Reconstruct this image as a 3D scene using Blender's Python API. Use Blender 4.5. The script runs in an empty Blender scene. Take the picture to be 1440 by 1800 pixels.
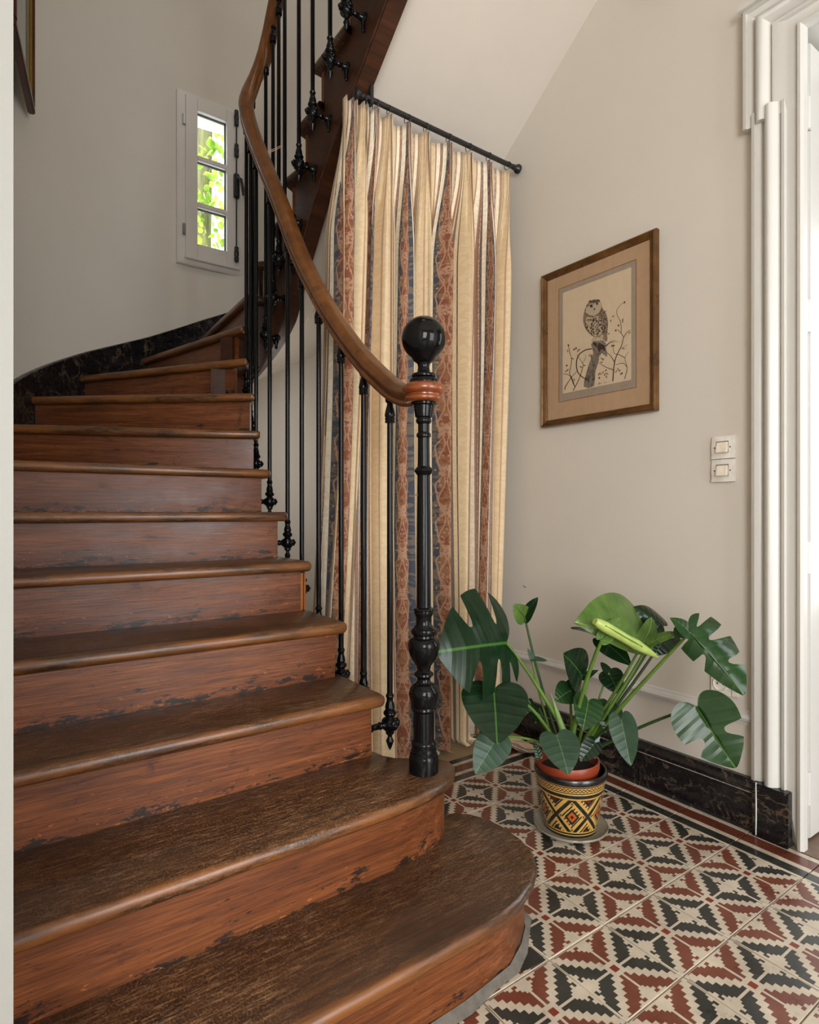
import bpy, bmesh, math, random
from mathutils import Matrix, Vector
from math import sin, cos, pi, radians, sqrt, atan2, exp
random.seed(7)
sc = bpy.context.scene
col = sc.collection
# ------------------------------------------------------------------ camera
F = 1050.0; TH = radians(54.645); EYE = 1.008           # focal length in px of the 1440x1800 frame
FW = Vector((cos(TH), sin(TH), 0)); RT = Vector((sin(TH), -cos(TH), 0)); UPV = Vector((0, 0, 1))
cd = bpy.data.cameras.new('camera'); cam = bpy.data.objects.new('camera', cd); col.objects.link(cam)
cd.sensor_fit = 'HORIZONTAL'; cd.sensor_width = 36; cd.lens = 36*F/1440; cd.clip_start = .02
cam.location = (0, 0, EYE); cam.rotation_euler = (pi/2, 0, -(pi/2-TH)); sc.camera = cam
# ------------------------------------------------------------------ world, lights, exposure
sc.view_settings.view_transform = 'Standard'; sc.view_settings.look = 'None'
sc.view_settings.gamma = 1; sc.view_settings.use_curve_mapping = False
sc.view_settings.exposure = 0.30
w = bpy.data.worlds.new('sky'); sc.world = w; w.use_nodes = True
w.node_tree.nodes['Background'].inputs[0].default_value = (.86, .93, 1, 1)
w.node_tree.nodes['Background'].inputs[1].default_value = 2.6
def area(name, loc, aim, sx, sy, power, color, spread=180):
    l = bpy.data.lights.new(name, 'AREA'); l.shape = 'RECTANGLE'; l.size = sx; l.size_y = sy
    l.energy = power; l.color = color; l.spread = radians(spread)
    o = bpy.data.objects.new(name, l); col.objects.link(o); o.location = loc
    o.rotation_euler = (Vector(aim)-Vector(loc)).to_track_quat('-Z', 'Y').to_euler()
    return o
area('entrance_glazing_daylight', (1.30, -2.45, 1.3), (1.05, 2, 1.15), 1.25, 2.3, 44, (.95, .98, 1))
area('side_room_daylight', (3.55, .25, 1.45), (1.0, .6, 1.0), 1.3, 1.9, 26, (.95, .98, 1))
area('hall_left_window_daylight', (-1.0, -2.2, 1.6), (1.9, 1.6, .9), 1.3, 2.0, 92, (.98, .99, 1))
area('landing_window_daylight', (1.2, 1.15, 4.7), (1.0, 2.9, 3.3), 1.2, 1.2, 9, (1, .93, .84))
area('under_stair_added_fill', (1.93, 2.75, 1.25), (1.2, 3.0, 1.0), .5, .8, 5, (1, .95, .88))  # added fill for the wall behind the curtain; no window is built there
sl = bpy.data.lights.new('sun', 'SUN'); sl.energy = 6; sl.angle = radians(1); sl.color = (1, .95, .84)
so = bpy.data.objects.new('sun', sl); col.objects.link(so); so.rotation_euler = (radians(38), 0, radians(-62))
sc.cycles.max_bounces = 8; sc.cycles.diffuse_bounces = 5; sc.cycles.glossy_bounces = 4
sc.cycles.transparent_max_bounces = 12; sc.cycles.sample_clamp_indirect = 8
sc.cycles.caustics_reflective = False; sc.cycles.caustics_refractive = False

# ------------------------------------------------------------------ measuring helpers (pixel of the photo -> point on a plane of the room)
def ray(u, v): return FW+RT*((u-720)/F)+UPV*((900-v)/F)
def D(u, v, d): return Vector((0, 0, EYE))+ray(u, v)*d
def onx(u, v, x): r = ray(u, v); return Vector((0, 0, EYE))+r*(x/r.x)
def lerp(a, b, t): return a+(b-a)*t
def sstep(a, b, x): t = min(1, max(0, (x-a)/(b-a))); return t*t*(3-2*t)
def interp(xs, ys, x):
    if x <= xs[0]: return ys[0]
    for i in range(len(xs)-1):
        if x <= xs[i+1]: return lerp(ys[i], ys[i+1], (x-xs[i])/(xs[i+1]-xs[i]))
    return ys[-1]
def catmull(P, k=8):
    P = [Vector(p) for p in P]; out = []
    Q = [P[0]*2-P[1]]+P+[P[-1]*2-P[-2]]
    for i in range(1, len(Q)-2):
        for j in range(k):
            t = j/k; a, b, c, d = Q[i-1], Q[i], Q[i+1], Q[i+2]
            out.append(.5*((2*b)+(c-a)*t+(2*a-5*b+4*c-d)*t*t+(3*b-a-3*c+d)*t**3))
    return out+[P[-1]]

# ------------------------------------------------------------------ node helpers
class S:
    def __init__(s, n, k): s.n = n; s.k = k
    def __add__(s, o): return s.n.m('ADD', s, o)
    __radd__ = __add__
    def __sub__(s, o): return s.n.m('SUBTRACT', s, o)
    def __rsub__(s, o): return s.n.m('SUBTRACT', o, s)
    def __mul__(s, o): return s.n.m('MULTIPLY', s, o)
    __rmul__ = __mul__
    def __truediv__(s, o): return s.n.m('DIVIDE', s, o)
    def __lt__(s, o): return s.n.m('LESS_THAN', s, o)
    def __gt__(s, o): return s.n.m('GREATER_THAN', s, o)
class N:
    def __init__(s, name, rough=.5, spec=.5, metal=0, coat=0):
        s.mat = bpy.data.materials.new(name); s.mat.use_nodes = True; s.t = s.mat.node_tree
        s.b = s.t.nodes['Principled BSDF']; s.out = s.t.nodes['Material Output']
        s.b.inputs['Roughness'].default_value = rough; s.b.inputs['Specular IOR Level'].default_value = spec
        s.b.inputs['Metallic'].default_value = metal; s.b.inputs['Coat Weight'].default_value = coat
    def nd(s, t): return s.t.nodes.new(t)
    def set(s, inp, v):
        if isinstance(v, S): s.t.links.new(v.k, inp)
        elif isinstance(v, (tuple, list)) and len(v) == 3 and inp.type == 'RGBA': inp.default_value = (*v, 1)
        else: inp.default_value = v
    def m(s, op, a, b=None, c=None):
        x = s.nd('ShaderNodeMath'); x.operation = op; s.set(x.inputs[0], a)
        if b is not None: s.set(x.inputs[1], b)
        if c is not None: s.set(x.inputs[2], c)
        return S(s, x.outputs[0])
    def fl(s, a): return s.m('FLOOR', a)
    def fr(s, a): return s.m('FRACT', a)
    def ab(s, a): return s.m('ABSOLUTE', a)
    def mn(s, a, b): return s.m('MINIMUM', a, b)
    def mx(s, a, b): return s.m('MAXIMUM', a, b)
    def cl(s, a): return s.mn(s.mx(a, 0.0), 1.0)
    def band(s, a, lo, hi): return (a > lo)*(a < hi)
    def mix(s, f, a, b, mode='MIX'):
        x = s.nd('ShaderNodeMix'); x.data_type = 'RGBA'; x.blend_type = mode
        s.set(x.inputs[0], f); s.set(x.inputs[6], a); s.set(x.inputs[7], b); return S(s, x.outputs[2])
    def coord(s, which='Object'): x = s.nd('ShaderNodeTexCoord'); return S(s, x.outputs[which])
    def pos(s): return S(s, s.nd('ShaderNodeNewGeometry').outputs['Position'])
    def rnd(s): return S(s, s.nd('ShaderNodeObjectInfo').outputs['Random'])
    def xyz(s, v):
        x = s.nd('ShaderNodeSeparateXYZ'); s.set(x.inputs[0], v); return [S(s, x.outputs[i]) for i in range(3)]
    def vec(s, x, y, z):
        c = s.nd('ShaderNodeCombineXYZ')
        for i, a in enumerate((x, y, z)): s.set(c.inputs[i], a)
        return S(s, c.outputs[0])
    def scale(s, v, sc3, off=(0, 0, 0)):
        x = s.nd('ShaderNodeMapping'); s.set(x.inputs[0], v); x.inputs['Scale'].default_value = sc3
        x.inputs['Location'].default_value = off; return S(s, x.outputs[0])
    def noise(s, v, sc_, det=4, rough=.55, dist=0):
        x = s.nd('ShaderNodeTexNoise'); s.set(x.inputs['Vector'], v); x.inputs['Scale'].default_value = sc_
        x.inputs['Detail'].default_value = det; x.inputs['Roughness'].default_value = rough
        x.inputs['Distortion'].default_value = dist; return S(s, x.outputs[0])
    def vor(s, v, sc_, feat='F1', out='Distance'):
        x = s.nd('ShaderNodeTexVoronoi'); x.feature = feat; s.set(x.inputs['Vector'], v)
        x.inputs['Scale'].default_value = sc_; return S(s, x.outputs[out])
    def ramp(s, f, stops, const=False):
        x = s.nd('ShaderNodeValToRGB'); s.set(x.inputs[0], f); r = x.color_ramp
        if const: r.interpolation = 'CONSTANT'
        while len(r.elements) < len(stops): r.elements.new(.5)
        for e, (p, c) in zip(r.elements, stops): e.position = p; e.color = (*c, 1) if len(c) == 3 else c
        return S(s, x.outputs[0])
    def val(s, f, a, b, lo=0., hi=1.):
        x = s.nd('ShaderNodeMapRange'); x.clamp = True; s.set(x.inputs[0], f)
        x.inputs[1].default_value = a; x.inputs[2].default_value = b
        x.inputs[3].default_value = lo; x.inputs[4].default_value = hi; return S(s, x.outputs[0])
    def color(s, c): s.set(s.b.inputs['Base Color'], c); return s
    def rough(s, c): s.set(s.b.inputs['Roughness'], c); return s
    def bump(s, h, strength=.3, dist=.002):
        x = s.nd('ShaderNodeBump'); s.set(x.inputs['Height'], h); x.inputs['Strength'].default_value = strength
        x.inputs['Distance'].default_value = dist; s.t.links.new(x.outputs[0], s.b.inputs['Normal']); return s
def C(h):                                                   # sRGB hex -> linear
    return tuple(((int(h[i:i+2], 16)/255+.055)/1.055)**2.4 if int(h[i:i+2], 16) > 10 else int(h[i:i+2], 16)/255/12.92 for i in (0, 2, 4))

# ------------------------------------------------------------------ mesh helpers
WM = {}
def link(name, me, mat=None, parent=None, M=None):
    o = bpy.data.objects.new(name, me); col.objects.link(o)
    if me is not None and mat is not None and not me.materials: me.materials.append(mat)
    M = Matrix() if M is None else M
    WM[o.name] = M
    if parent is not None:
        o.parent = parent; o.matrix_basis = WM[parent.name].inverted() @ M
    else: o.matrix_basis = M
    return o
def tag(o, label=None, cat=None, group=None, kind=None):
    if label: o['label'] = label
    if cat: o['category'] = cat
    if group: o['group'] = group
    if kind: o['kind'] = kind
    return o
def empty(name, loc, label=None, cat=None, group=None, kind=None, rz=0):
    o = link(name, None, M=Matrix.Translation(loc) @ Matrix.Rotation(rz, 4, 'Z')); o.empty_display_size = .05
    return tag(o, label, cat, group, kind)
def mesh(v, f, smooth=None, uv=None):
    me = bpy.data.meshes.new('shape'); me.from_pydata([tuple(p) for p in v], [], f)
    bm = bmesh.new(); bm.from_mesh(me); bmesh.ops.recalc_face_normals(bm, faces=bm.faces); bm.to_mesh(me); bm.free()
    if uv is not None:
        l = me.uv_layers.new(name='UVMap')
        for lp in me.loops: l.data[lp.index].uv = uv[lp.vertex_index]
    if smooth is not None:
        me.shade_smooth()
        if smooth < 179: me.set_sharp_from_angle(angle=radians(smooth))
    return me
def join(*parts):
    V, FF = [], []
    for v, f in parts:
        k = len(V); V += list(v); FF += [tuple(i+k for i in q) for q in f]
    return V, FF
def boxg(x0, x1, y0, y1, z0, z1):
    v = [(x, y, z) for z in (z0, z1) for y in (y0, y1) for x in (x0, x1)]
    return v, [(0, 2, 3, 1), (4, 5, 7, 6), (0, 1, 5, 4), (2, 6, 7, 3), (0, 4, 6, 2), (1, 3, 7, 5)]
def bevel(g, r=.003, seg=2):
    me = mesh(*g); bm = bmesh.new(); bm.from_mesh(me)
    bmesh.ops.bevel(bm, geom=list(bm.edges), offset=r, segments=seg, affect='EDGES', clamp_overlap=True)
    bm.to_mesh(me); bm.free(); me.shade_smooth(); me.set_sharp_from_angle(angle=radians(40)); return me
def latheg(prof, seg=28, cx=0, cy=0, caps=True):
    v, f = [], []
    for r, z in prof:
        for k in range(seg): a = 2*pi*k/seg; v.append((cx+r*cos(a), cy+r*sin(a), z))
    for i in range(len(prof)-1):
        for k in range(seg):
            k2 = (k+1) % seg; f.append((i*seg+k, i*seg+k2, (i+1)*seg+k2, (i+1)*seg+k))
    if caps: f += [tuple(range(seg))[::-1], tuple(range((len(prof)-1)*seg, len(prof)*seg))]
    return v, f
def tubeg(P, R, seg=8, caps=True):
    P = [Vector(p) for p in P]; n = len(P)
    if not isinstance(R, (list, tuple)): R = [R]*n
    T = [((P[min(i+1, n-1)]-P[max(i-1, 0)]).normalized()) for i in range(n)]
    a = Vector((0, 0, 1)) if abs(T[0].z) < .9 else Vector((1, 0, 0))
    X = T[0].cross(a).normalized(); v, f = [], []
    for i in range(n):
        X = (X-T[i]*X.dot(T[i])).normalized(); Y = T[i].cross(X)
        for k in range(seg): b = 2*pi*k/seg; v.append(P[i]+(X*cos(b)+Y*sin(b))*R[i])
    for i in range(n-1):
        for k in range(seg):
            k2 = (k+1) % seg; f.append((i*seg+k, i*seg+k2, (i+1)*seg+k2, (i+1)*seg+k))
    if caps: f += [tuple(range(seg))[::-1], tuple(range((n-1)*seg, n*seg))]
    return v, f
def sweepg(prof, P, caps=True, lat=None):                       # closed profile (lateral, up) along a path, kept upright
    P = [Vector(p) for p in P]; n = len(P); m = len(prof); v, f = [], []
    for i in range(n):
        T = (P[min(i+1, n-1)]-P[max(i-1, 0)]).normalized()
        L = lat if lat is not None else T.cross(UPV).normalized(); U = L.cross(T).normalized()
        for a, b in prof: v.append(P[i]+L*a+U*b)
    for i in range(n-1):
        for k in range(m):
            k2 = (k+1) % m; f.append((i*m+k, i*m+k2, (i+1)*m+k2, (i+1)*m+k))
    if caps: f += [tuple(range(m))[::-1], tuple(range((n-1)*m, n*m))]
    return v, f
def prismg(poly, z0, z1):
    n = len(poly); v = [(x, y, z0) for x, y in poly]+[(x, y, z1) for x, y in poly]
    return v, [tuple(range(n))[::-1], tuple(range(n, 2*n))]+[(i, (i+1) % n, n+(i+1) % n, n+i) for i in range(n)]
def offset(P, d):                                              # open polyline in plan, shifted to its left by d
    out = []
    for i, p in enumerate(P):
        p = Vector(p[:2]); ds = []
        if i > 0: ds.append((p-Vector(P[i-1][:2])).normalized())
        if i < len(P)-1: ds.append((Vector(P[i+1][:2])-p).normalized())
        ns = [Vector((-t.y, t.x)) for t in ds]
        nn = ns[0] if len(ns) == 1 else (ns[0]+ns[1]).normalized()
        k = 1 if len(ns) == 1 else max(.5, nn.dot(ns[0]))
        out.append(p+nn*(d/k))
    return out

# ------------------------------------------------------------------ materials
def wood(name, dark, mid, light, rough=.4, along=(1.6, 26, 26), chips=None, worn=None, coat=.15, spec=.4):
    n = N(name, rough, spec, 0, coat); n.b.inputs['Coat Roughness'].default_value = .2
    o = n.coord('Object'); r = n.rnd(); ro = n.vec(r*9., r*5., r*7.)
    va = n.nd('ShaderNodeVectorMath'); n.set(va.inputs[0], o); n.set(va.inputs[1], ro); o2 = S(n, va.outputs[0])
    g = n.noise(n.scale(o2, along), 1.0, 8, .62, .6); big = n.noise(o2, 3.2, 4, .6)
    fine = n.noise(n.scale(o2, (along[0]*5, along[1]*5, along[2]*5)), 1.0, 5, .6)
    c = n.ramp(g*.75+big*.25, [(.22, dark), (.5, mid), (.78, light)])
    c = n.mix(n.val(fine, .38, .66, .0, .6), c, dark)
    st = n.noise(o2, 7.0, 6, .7, .4)
    c = n.mix(n.val(st, .60, .72, 0, .75), c, tuple(.35*k for k in dark))
    if chips:
        ch = n.noise(n.scale(o2, (12, 42, 42)), 1.0, 6, .72); z = n.xyz(o)[2]
        edge = n.val(z, 0.0, .06, .17, 0.)+n.val(n.noise(o2, 5, 3, .6), .55, .75, 0, .09)
        k1 = n.val(ch+edge, .67, .70, 0, .9); c = n.mix(k1, c, chips)
        ch2 = n.noise(n.scale(o2, (40, 120, 120)), 1.0, 3, .6)
        c = n.mix(n.val(ch2+edge*.5, .70, .73, 0, .55), c, tuple(min(1, 1.35*k) for k in light)); cr_ = n.ab(n.noise(n.scale(o2, (2.5, 30, 30)), 1.0, 3, .5, .8)-.5); c = n.mix(n.val(cr_, 0, .006, .7, 0), c, dark)
    if worn:
        sct = n.noise(n.scale(o2, (30, 200, 200)), 1.0, 4, .6, .3); sc2 = n.noise(n.scale(o2, (260, 150, 260)), 1.0, 5, .7, .4)
        patch = n.val(n.noise(o2, 2.3, 4, .6), .36, .60)
        c = n.mix(n.cl(n.val(sct, .50, .78)+n.val(sc2, .50, .80))*patch*.8, c, worn)
        ey_ = n.val(n.xyz(o)[1], .002, .022, 1, 0)*n.val(n.noise(n.scale(o2, (5, 40, 40)), 1.0, 4, .6), .36, .6); c = n.mix(ey_*.75, c, C('8A5426'))
    n.color(c); n.rough(n.val(g*.5+st*.5, .3, .7, rough-.1, rough+.18))
    n.bump(g*.6+fine*.5+st*.6, .35, .0022)
    return n.mat
def paint(name, c, rough=.5, bump=.12, var=.06, scale=1.2):
    n = N(name, rough, .4); p = n.pos()
    a = n.noise(p, scale, 5, .6); b = n.noise(p, 38, 4, .6)
    n.color(n.mix(n.val(a, .3, .7, 0, 1), tuple(k*(1-var) for k in c), tuple(min(1, k*(1+var*.4)) for k in c)))
    n.bump(a*.8+b*.35, bump, .004); return n.mat
def plain(name, c, rough=.5, metal=0, spec=.5, coat=0, var=.12, sc_=40, bump=.05):
    n = N(name, rough, spec, metal, coat); a = n.noise(n.coord('Object'), sc_, 3, .6)
    n.color(n.mix(n.val(a, .3, .7), tuple(k*(1-var) for k in c), tuple(min(1, k*(1+var)) for k in c)))
    n.bump(a, bump, .002); return n.mat
def glass(name, tint=(1, 1, 1), fac=1.0, rough=0.0):
    n = N(name); t = n.t; n.t.nodes.remove(n.b)
    tr = t.nodes.new('ShaderNodeBsdfTransparent'); tr.inputs[0].default_value = (*tint, 1)
    gl = t.nodes.new('ShaderNodeBsdfGlossy'); gl.inputs['Roughness'].default_value = rough
    fr = t.nodes.new('ShaderNodeFresnel'); fr.inputs[0].default_value = 1.45
    mx = t.nodes.new('ShaderNodeMixShader'); ge = t.nodes.new('ShaderNodeNewGeometry'); k = n.m('MULTIPLY', S(n, fr.outputs[0]), fac)*(1.-S(n, ge.outputs['Backfacing']))
    t.links.new(k.k, mx.inputs[0]); t.links.new(tr.outputs[0], mx.inputs[1]); t.links.new(gl.outputs[0], mx.inputs[2])
    t.links.new(mx.outputs[0], n.out.inputs[0]); return n.mat

WALL = paint('painted_plaster', C('D6CFC4'), .6, .14, .05)
SOFF = paint('painted_soffit', C('D4CBC0'), .6, .14, .05, 1.6)
TRIM = paint('white_gloss_paint', C('D2D0CA'), .3, .06, .03, 3)
WINP = paint('window_white_paint', C('D8D3CC'), .35, .05, .04, 3)
TREAD = wood('tread_oak', C('1A0E06'), C('3C210D'), C('5C391B'), .36, (1.5, 30, 30), None, C('9A7350'), .35)
RISER = wood('riser_painted_pine', C('35180B'), C('74401F'), C('9C5E34'), .33, (2.2, 46, 46), C('15110E'), None, .0, .4)
STRING = wood('string_dark_wood', C('22130A'), C('43230F'), C('5E3416'), .42, (1.4, 20, 20), None, None, 0, .35)
STRINGB = STRING
RAILW = wood('handrail_wood', C('46250C'), C('6C4019'), C('845328'), .3, (6, 6, 6), None, None, .4)
RINGW = wood('rail_ring_wood', C('5A260C'), C('84411A'), C('98532A'), .22, (6, 6, 30), None, None, .6)
SIDEW = plain('orange_pine_batten', C('9C5A20'), .4)
n = N('black_cast_iron', .12, .22, 0, 0); a = n.noise(n.coord('Object'), 70, 4, .6); b = n.noise(n.coord('Object'), 9, 3, .6)
n.color(n.mix(n.val(a, .70, .76, 0, .5), (.004, .004, .0042), C('4A3B2C'))); n.rough(n.val(b, .3, .7, .07, .18)); n.bump(a*.5+b, .28, .0018); IRON = n.mat
BLACKM = plain('black_metal', (.012, .012, .012), .35)
STEEL = plain('dull_zinc', C('8E908C'), .35, .9)
n = N('black_marble', .16, .5, 0, .1); p = n.pos()
d = n.noise(p, 5, 6, .65, 1.2); vn = n.m('ABSOLUTE', n.noise(p, 3.2, 5, .6, 2.2)-.5); e = n.noise(p, 60, 5, .7); fw = n.noise(n.scale(p, (1, 1, 2.2)), 7, 5, .65, .8)
c = n.mix(n.val(d, .52, .72), (.006, .006, .007), (.022, .021, .021))
c = n.mix(n.val(fw, .64, .72, 0, .7), c, C('4A2E1C'))
c = n.mix(n.val(vn, 0, .012, .55, 0), c, C('7A6450'))
c = n.mix(n.val(n.noise(n.scale(p, (60, 60, 60)), 1.0, 6, .75)+n.val(n.noise(p, 4, 3, .6), .45, .75, 0, .1), .70, .75, 0, .8), c, C('A79F94'))
n.color(c); n.rough(n.val(e, .3, .7, .12, .42)); n.bump(e, .12, .001); MARBLE = n.mat
SCUFF = plain('scuffed_white_edge', C('A8A096'), .6, var=.4, sc_=90)
PLUG = plain('white_plastic', C('E2DED6'), .3); ROCK = plain('ivory_plastic', C('E6DCCB'), .28); DARK = plain('dark_hole', (.012, .011, .01), .6)
STONE = paint('stone_reveal', C('C8BFA8'), .8, .4, .2, 9)
BEIGE = paint('beige_screed', C('A08A6A'), .45, .2, .14, 6)

# cement tiles: colour print of one tile, repeated on the 20 cm grid the tiles are laid on
GX, GY, TS = 1.0347, .915, .2
def tile_colors(n, p):
    wear = n.noise(p, 9, 5, .65); sp = n.noise(p, 230, 3, .6)
    cream = n.mix(n.val(wear, .35, .7), C('AFA290'), C('CABDA9')); red = n.mix(n.val(wear, .3, .7), C('5E2C1F'), C('74402F'))
    blk = n.mix(n.val(wear, .3, .7), C('24241F'), C('363632')); 
    red = n.mix(n.val(sp, .64, .7, 0, .45), red, C('9A6A58')); blk = n.mix(n.val(sp, .66, .72, 0, .45), blk, C('7E7A72'))
    return wear, cream, red, blk
n = N('patterned_cement_tile', .3, .5, 0, .12); p = n.pos(); X, Y, Z = n.xyz(p); wear, cream, red, blk = tile_colors(n, p)
au = n.ab(n.fr((X-GX)/TS)*2.-1.); av = n.ab(n.fr((Y-GY)/TS)*2.-1.)
mx_, mn_ = n.mx(au, av), n.mn(au, av)
bandm = (mx_*8.-n.fl(mn_*8.)) < 1.55
star = (mx_ > .925)*(mn_ < .46)+n.band(mx_, .85, .926)*((mn_ < .16)+n.band(mn_, .28, .38))+n.band(mx_, .775, .851)*(mn_ < .24)+n.band(mx_, .70, .776)*(mn_ < .155)+n.band(mx_, .63, .701)*(mn_ < .085)
cr = n.cl(bandm+star+(mn_ < .03)+(mx_ > .965))
c = n.mix(n.cl(cr), n.mix(au > av, red, blk), cream)
c = n.mix((mx_ < .085), c, C('762818'))
gr = n.noise(p, 22, 6, .7); c = n.mix(n.val(gr, .62, .74, 0, .4), c, C('6E675C'))
n.color(c); n.rough(n.val(wear, .3, .7, .24, .42)); n.bump(wear+gr, .12, .0015); TILE = n.mat
def border_mat(name, axis, start):
    n = N(name, .26, .5, 0, .15); p = n.pos(); q = n.xyz(p)[axis]-start; wear, cream, red, blk = tile_colors(n, p)
    dred = n.mix(.35, red, C('3E1710'))
    c = n.mix(n.band(q, .006, .043), cream, blk); c = n.mix(n.band(q, .063, .112), c, dred); c = n.mix(q > .132, c, blk)
    gr = n.noise(p, 30, 6, .7); c = n.mix(n.val(gr, .62, .74, 0, .35), c, C('7E766A'))
    n.color(c); n.rough(n.val(wear, .3, .7, .2, .36)); n.bump(wear, .08, .0015); return n.mat
n = N('corner_border_tile', .26, .5, 0, .15); p = n.pos(); q = n.xyz(p); q = n.mx(q[0]-1.8347, q[1]-1.715); wear, cream, red, blk = tile_colors(n, p)
c = n.mix(n.band(q, .006, .043), cream, blk); c = n.mix(n.band(q, .063, .112), c, n.mix(.35, red, C('3E1710'))); c = n.mix(q > .132, c, blk); n.color(c); BORDC = n.mat
BORDX = border_mat('border_tile_along_wall', 0, 1.8347); BORDY = border_mat('border_tile_across', 1, 1.715)
GROUT = paint('pale_grout', C('B0A696'), .9, .6, .25, 30)

# striped brocade: u of the UV map is metres across the cloth, v metres down
n = N('striped_brocade', .62, .25); uv = n.coord('UV'); U, V, _ = n.xyz(uv)
PER = .44
f = n.fr(U/PER)
crm, crl, nav, rst, rsl = C('D9C19C'), C('ECE0C8'), C('3C414B'), C('7E4A34'), C('A47C66')
cells = [(m_/.5, k_) for m_, k_ in ((0, crm), (.060, nav), (.062, crl), (.085, rst), (.089, crl), (.092, nav), (.098, rsl), (.102, crm), (.165, rst), (.168, crl), (.171, nav), (.1735, crl), (.203, rsl), (.214, crl), (.226, nav), (.237, rst), (.266, nav), (.277, crl), (.289, rsl), (.300, crm),
         (.340, nav), (.342, crl), (.365, crm), (.400, rst), (.404, crl), (.407, nav), (.413, rsl), (.417, crl), (.445, crm), (.470, nav), (.472, crm))]
c = n.ramp(f, cells, True)
dam = n.noise(n.scale(uv, (1, .8, 1)), 38, 2, .5, 1.6); c = n.mix(n.val(dam, .47, .53, 0, .22), c, C('B79A6C'))
bu = n.ab((f-.503)/.051); inb = n.band(f, .452, .554)                 # mirrored floral scroll inside the wide band
ph = V*40.; s1 = n.m('SINE', ph); s2 = n.m('SINE', ph*2.+1.); s3 = n.m('COSINE', ph)
vv = n.vor(n.vec(bu*.045, V, 0.), 62.); scr = n.mn(n.ab(bu-(.52+.26*s1+.1*s2)), n.ab(bu-(.34-.24*s3)))
bl = n.band(n.fr(V*6.05), .15, .42)*(bu < .55)*n.val(n.noise(uv, 120, 2, .5, 1.), .44, .5)
mot = n.cl(n.val(scr, .03, .07, 1, 0)+bl+n.band(vv, .12, .30)*(bu < .8))*inb
c = n.mix(mot*.85, c, C('B08A70'))
smk = n.band(f, .17, .205)+n.band(f, .406, .43)+n.band(f, .576, .60)+n.band(f, .80, .835)
c = n.mix(smk*n.val(n.noise(n.scale(uv, (2, 1, 1)), 90, 2, .5, 1.), .5, .56, 0, .35), c, crl)
lf_ = n.fr(U/.0733); c = n.mix(n.band(lf_, .38, .48)*(1.-inb)*.8, c, rst); c = n.mix(n.band(lf_, .52, .585)*(1.-inb)*.8, c, nav); c = n.mix(n.band(lf_, .04, .09)*(1.-inb)*.7, c, rsl)
n.color(c); n.bump(n.noise(uv, 260, 2, .5)+dam, .12, .0012)
n.b.inputs['Sheen Weight'].default_value = .15
CURT = n.mat

# plant
def leafm(name, c0, c1, vein, rough=.22):
    n = N(name, rough, .32, 0, 0); uv = n.coord('UV'); U, V, _ = n.xyz(uv); o = n.coord('Object')
    a = n.noise(o, 18, 4, .6); c = n.mix(n.val(a, .3, .7), c0, c1)
    sv = n.val(n.ab(n.fr(V*5.5-U*1.4)-.5), .0, .03, .16, 0)
    c = n.mix(n.cl(n.val(U, 0.005, .016, .8, 0)+sv), c, vein)
    n.color(c); n.bump(n.val(n.ab(n.fr(V*5.5-U*1.4)-.5), 0, .3, 0, 1)+a*.5, .22, .004)
    n.b.inputs['Subsurface Weight'].default_value = 0
    tl = n.t.nodes.new('ShaderNodeBsdfTranslucent'); n.set(tl.inputs[0], n.mix(.4, c, C('7FA02E')))
    ms = n.t.nodes.new('ShaderNodeMixShader'); ms.inputs[0].default_value = .08
    n.t.links.new(n.b.outputs[0], ms.inputs[1]); n.t.links.new(tl.outputs[0], ms.inputs[2]); n.t.links.new(ms.outputs[0], n.out.inputs[0])
    return n.mat
LEAFD = leafm('monstera_leaf_dark', C('0A1F11'), C('132E18'), C('44702A')); LEAFM = leafm('monstera_leaf_mid', C('1A361D'), C('284622'), C('5E8036'))
LEAFL = leafm('monstera_leaf_young', C('42602A'), C('5E7A38'), C('93AA60')); LEAFG = leafm('monstera_leaf_greyish', C('28402F'), C('384F3C'), C('5E7A50'), .36)
STEM = plain('petiole_green', C('55742C'), .35, var=.25, sc_=20); STEMD = plain('petiole_dark', C('2E4A22'), .35, var=.25, sc_=20); ROLL = plain('rolled_leaf_pale', C('A4B860'), .35, var=.15, sc_=30)
TERRA = plain('terracotta_plastic', C('8E3A20'), .38); SOIL = plain('potting_soil', C('1A120C'), .95, var=.6, sc_=120, bump=1)
n = N('painted_geometric_pot', .25, .5, 0, .4); U, V, _ = n.xyz(n.coord('UV'))
cre, grn, blk, org, mar = C('C79B52'), C('15201A'), (.01, .01, .01), C('B85312'), C('5E1712')
du = n.ab(n.fr(U*6.)-.5)*2.; dv = n.ab((V-.375)/.31)
pA = du+dv; pB = (1.-du)+n.ab(dv-1.)                              # diamonds centred on the belt, and those half a step away
pp = n.mn(pA, pB); aA = pA < pB
q = n.fr((n.m('SUBTRACT', U*6., V*1.6))*7.); q2 = n.fr((U*6.+V*1.6)*7.)
tick = n.cl(n.mx((q < .38), (q2 < .38)*0.))*n.band(pp, .44, .66)
c = n.mix(pp < .86, grn, cre); c = n.mix(tick, c, grn); c = n.mix(pp < .46, c, grn); c = n.mix(pp < .30, c, n.mix(aA, mar, org)); c = n.mix(pp < .11, c, blk)
cor = n.band(pp, .70, .80)*(n.mn(du, dv) < .07); c = n.mix(cor*.9, c, grn)
c = n.mix(V > .66, c, grn); c = n.mix(n.band(V, .665, .69), c, cre); c = n.mix(n.band(V, .745, .77), c, cre); 
wv = n.m('SINE', U*180.)*.022+.825; wv2 = .825-n.m('SINE', U*180.)*.022
rope = n.cl((n.ab(V-wv) < .008)+(n.ab(V-wv2) < .008))
c = n.mix(n.band(V, .785, .865), c, n.mix(rope, cre, grn)); c = n.mix(n.band(V, .88, .90), c, cre); c = n.mix(V > .905, c, blk)
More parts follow.
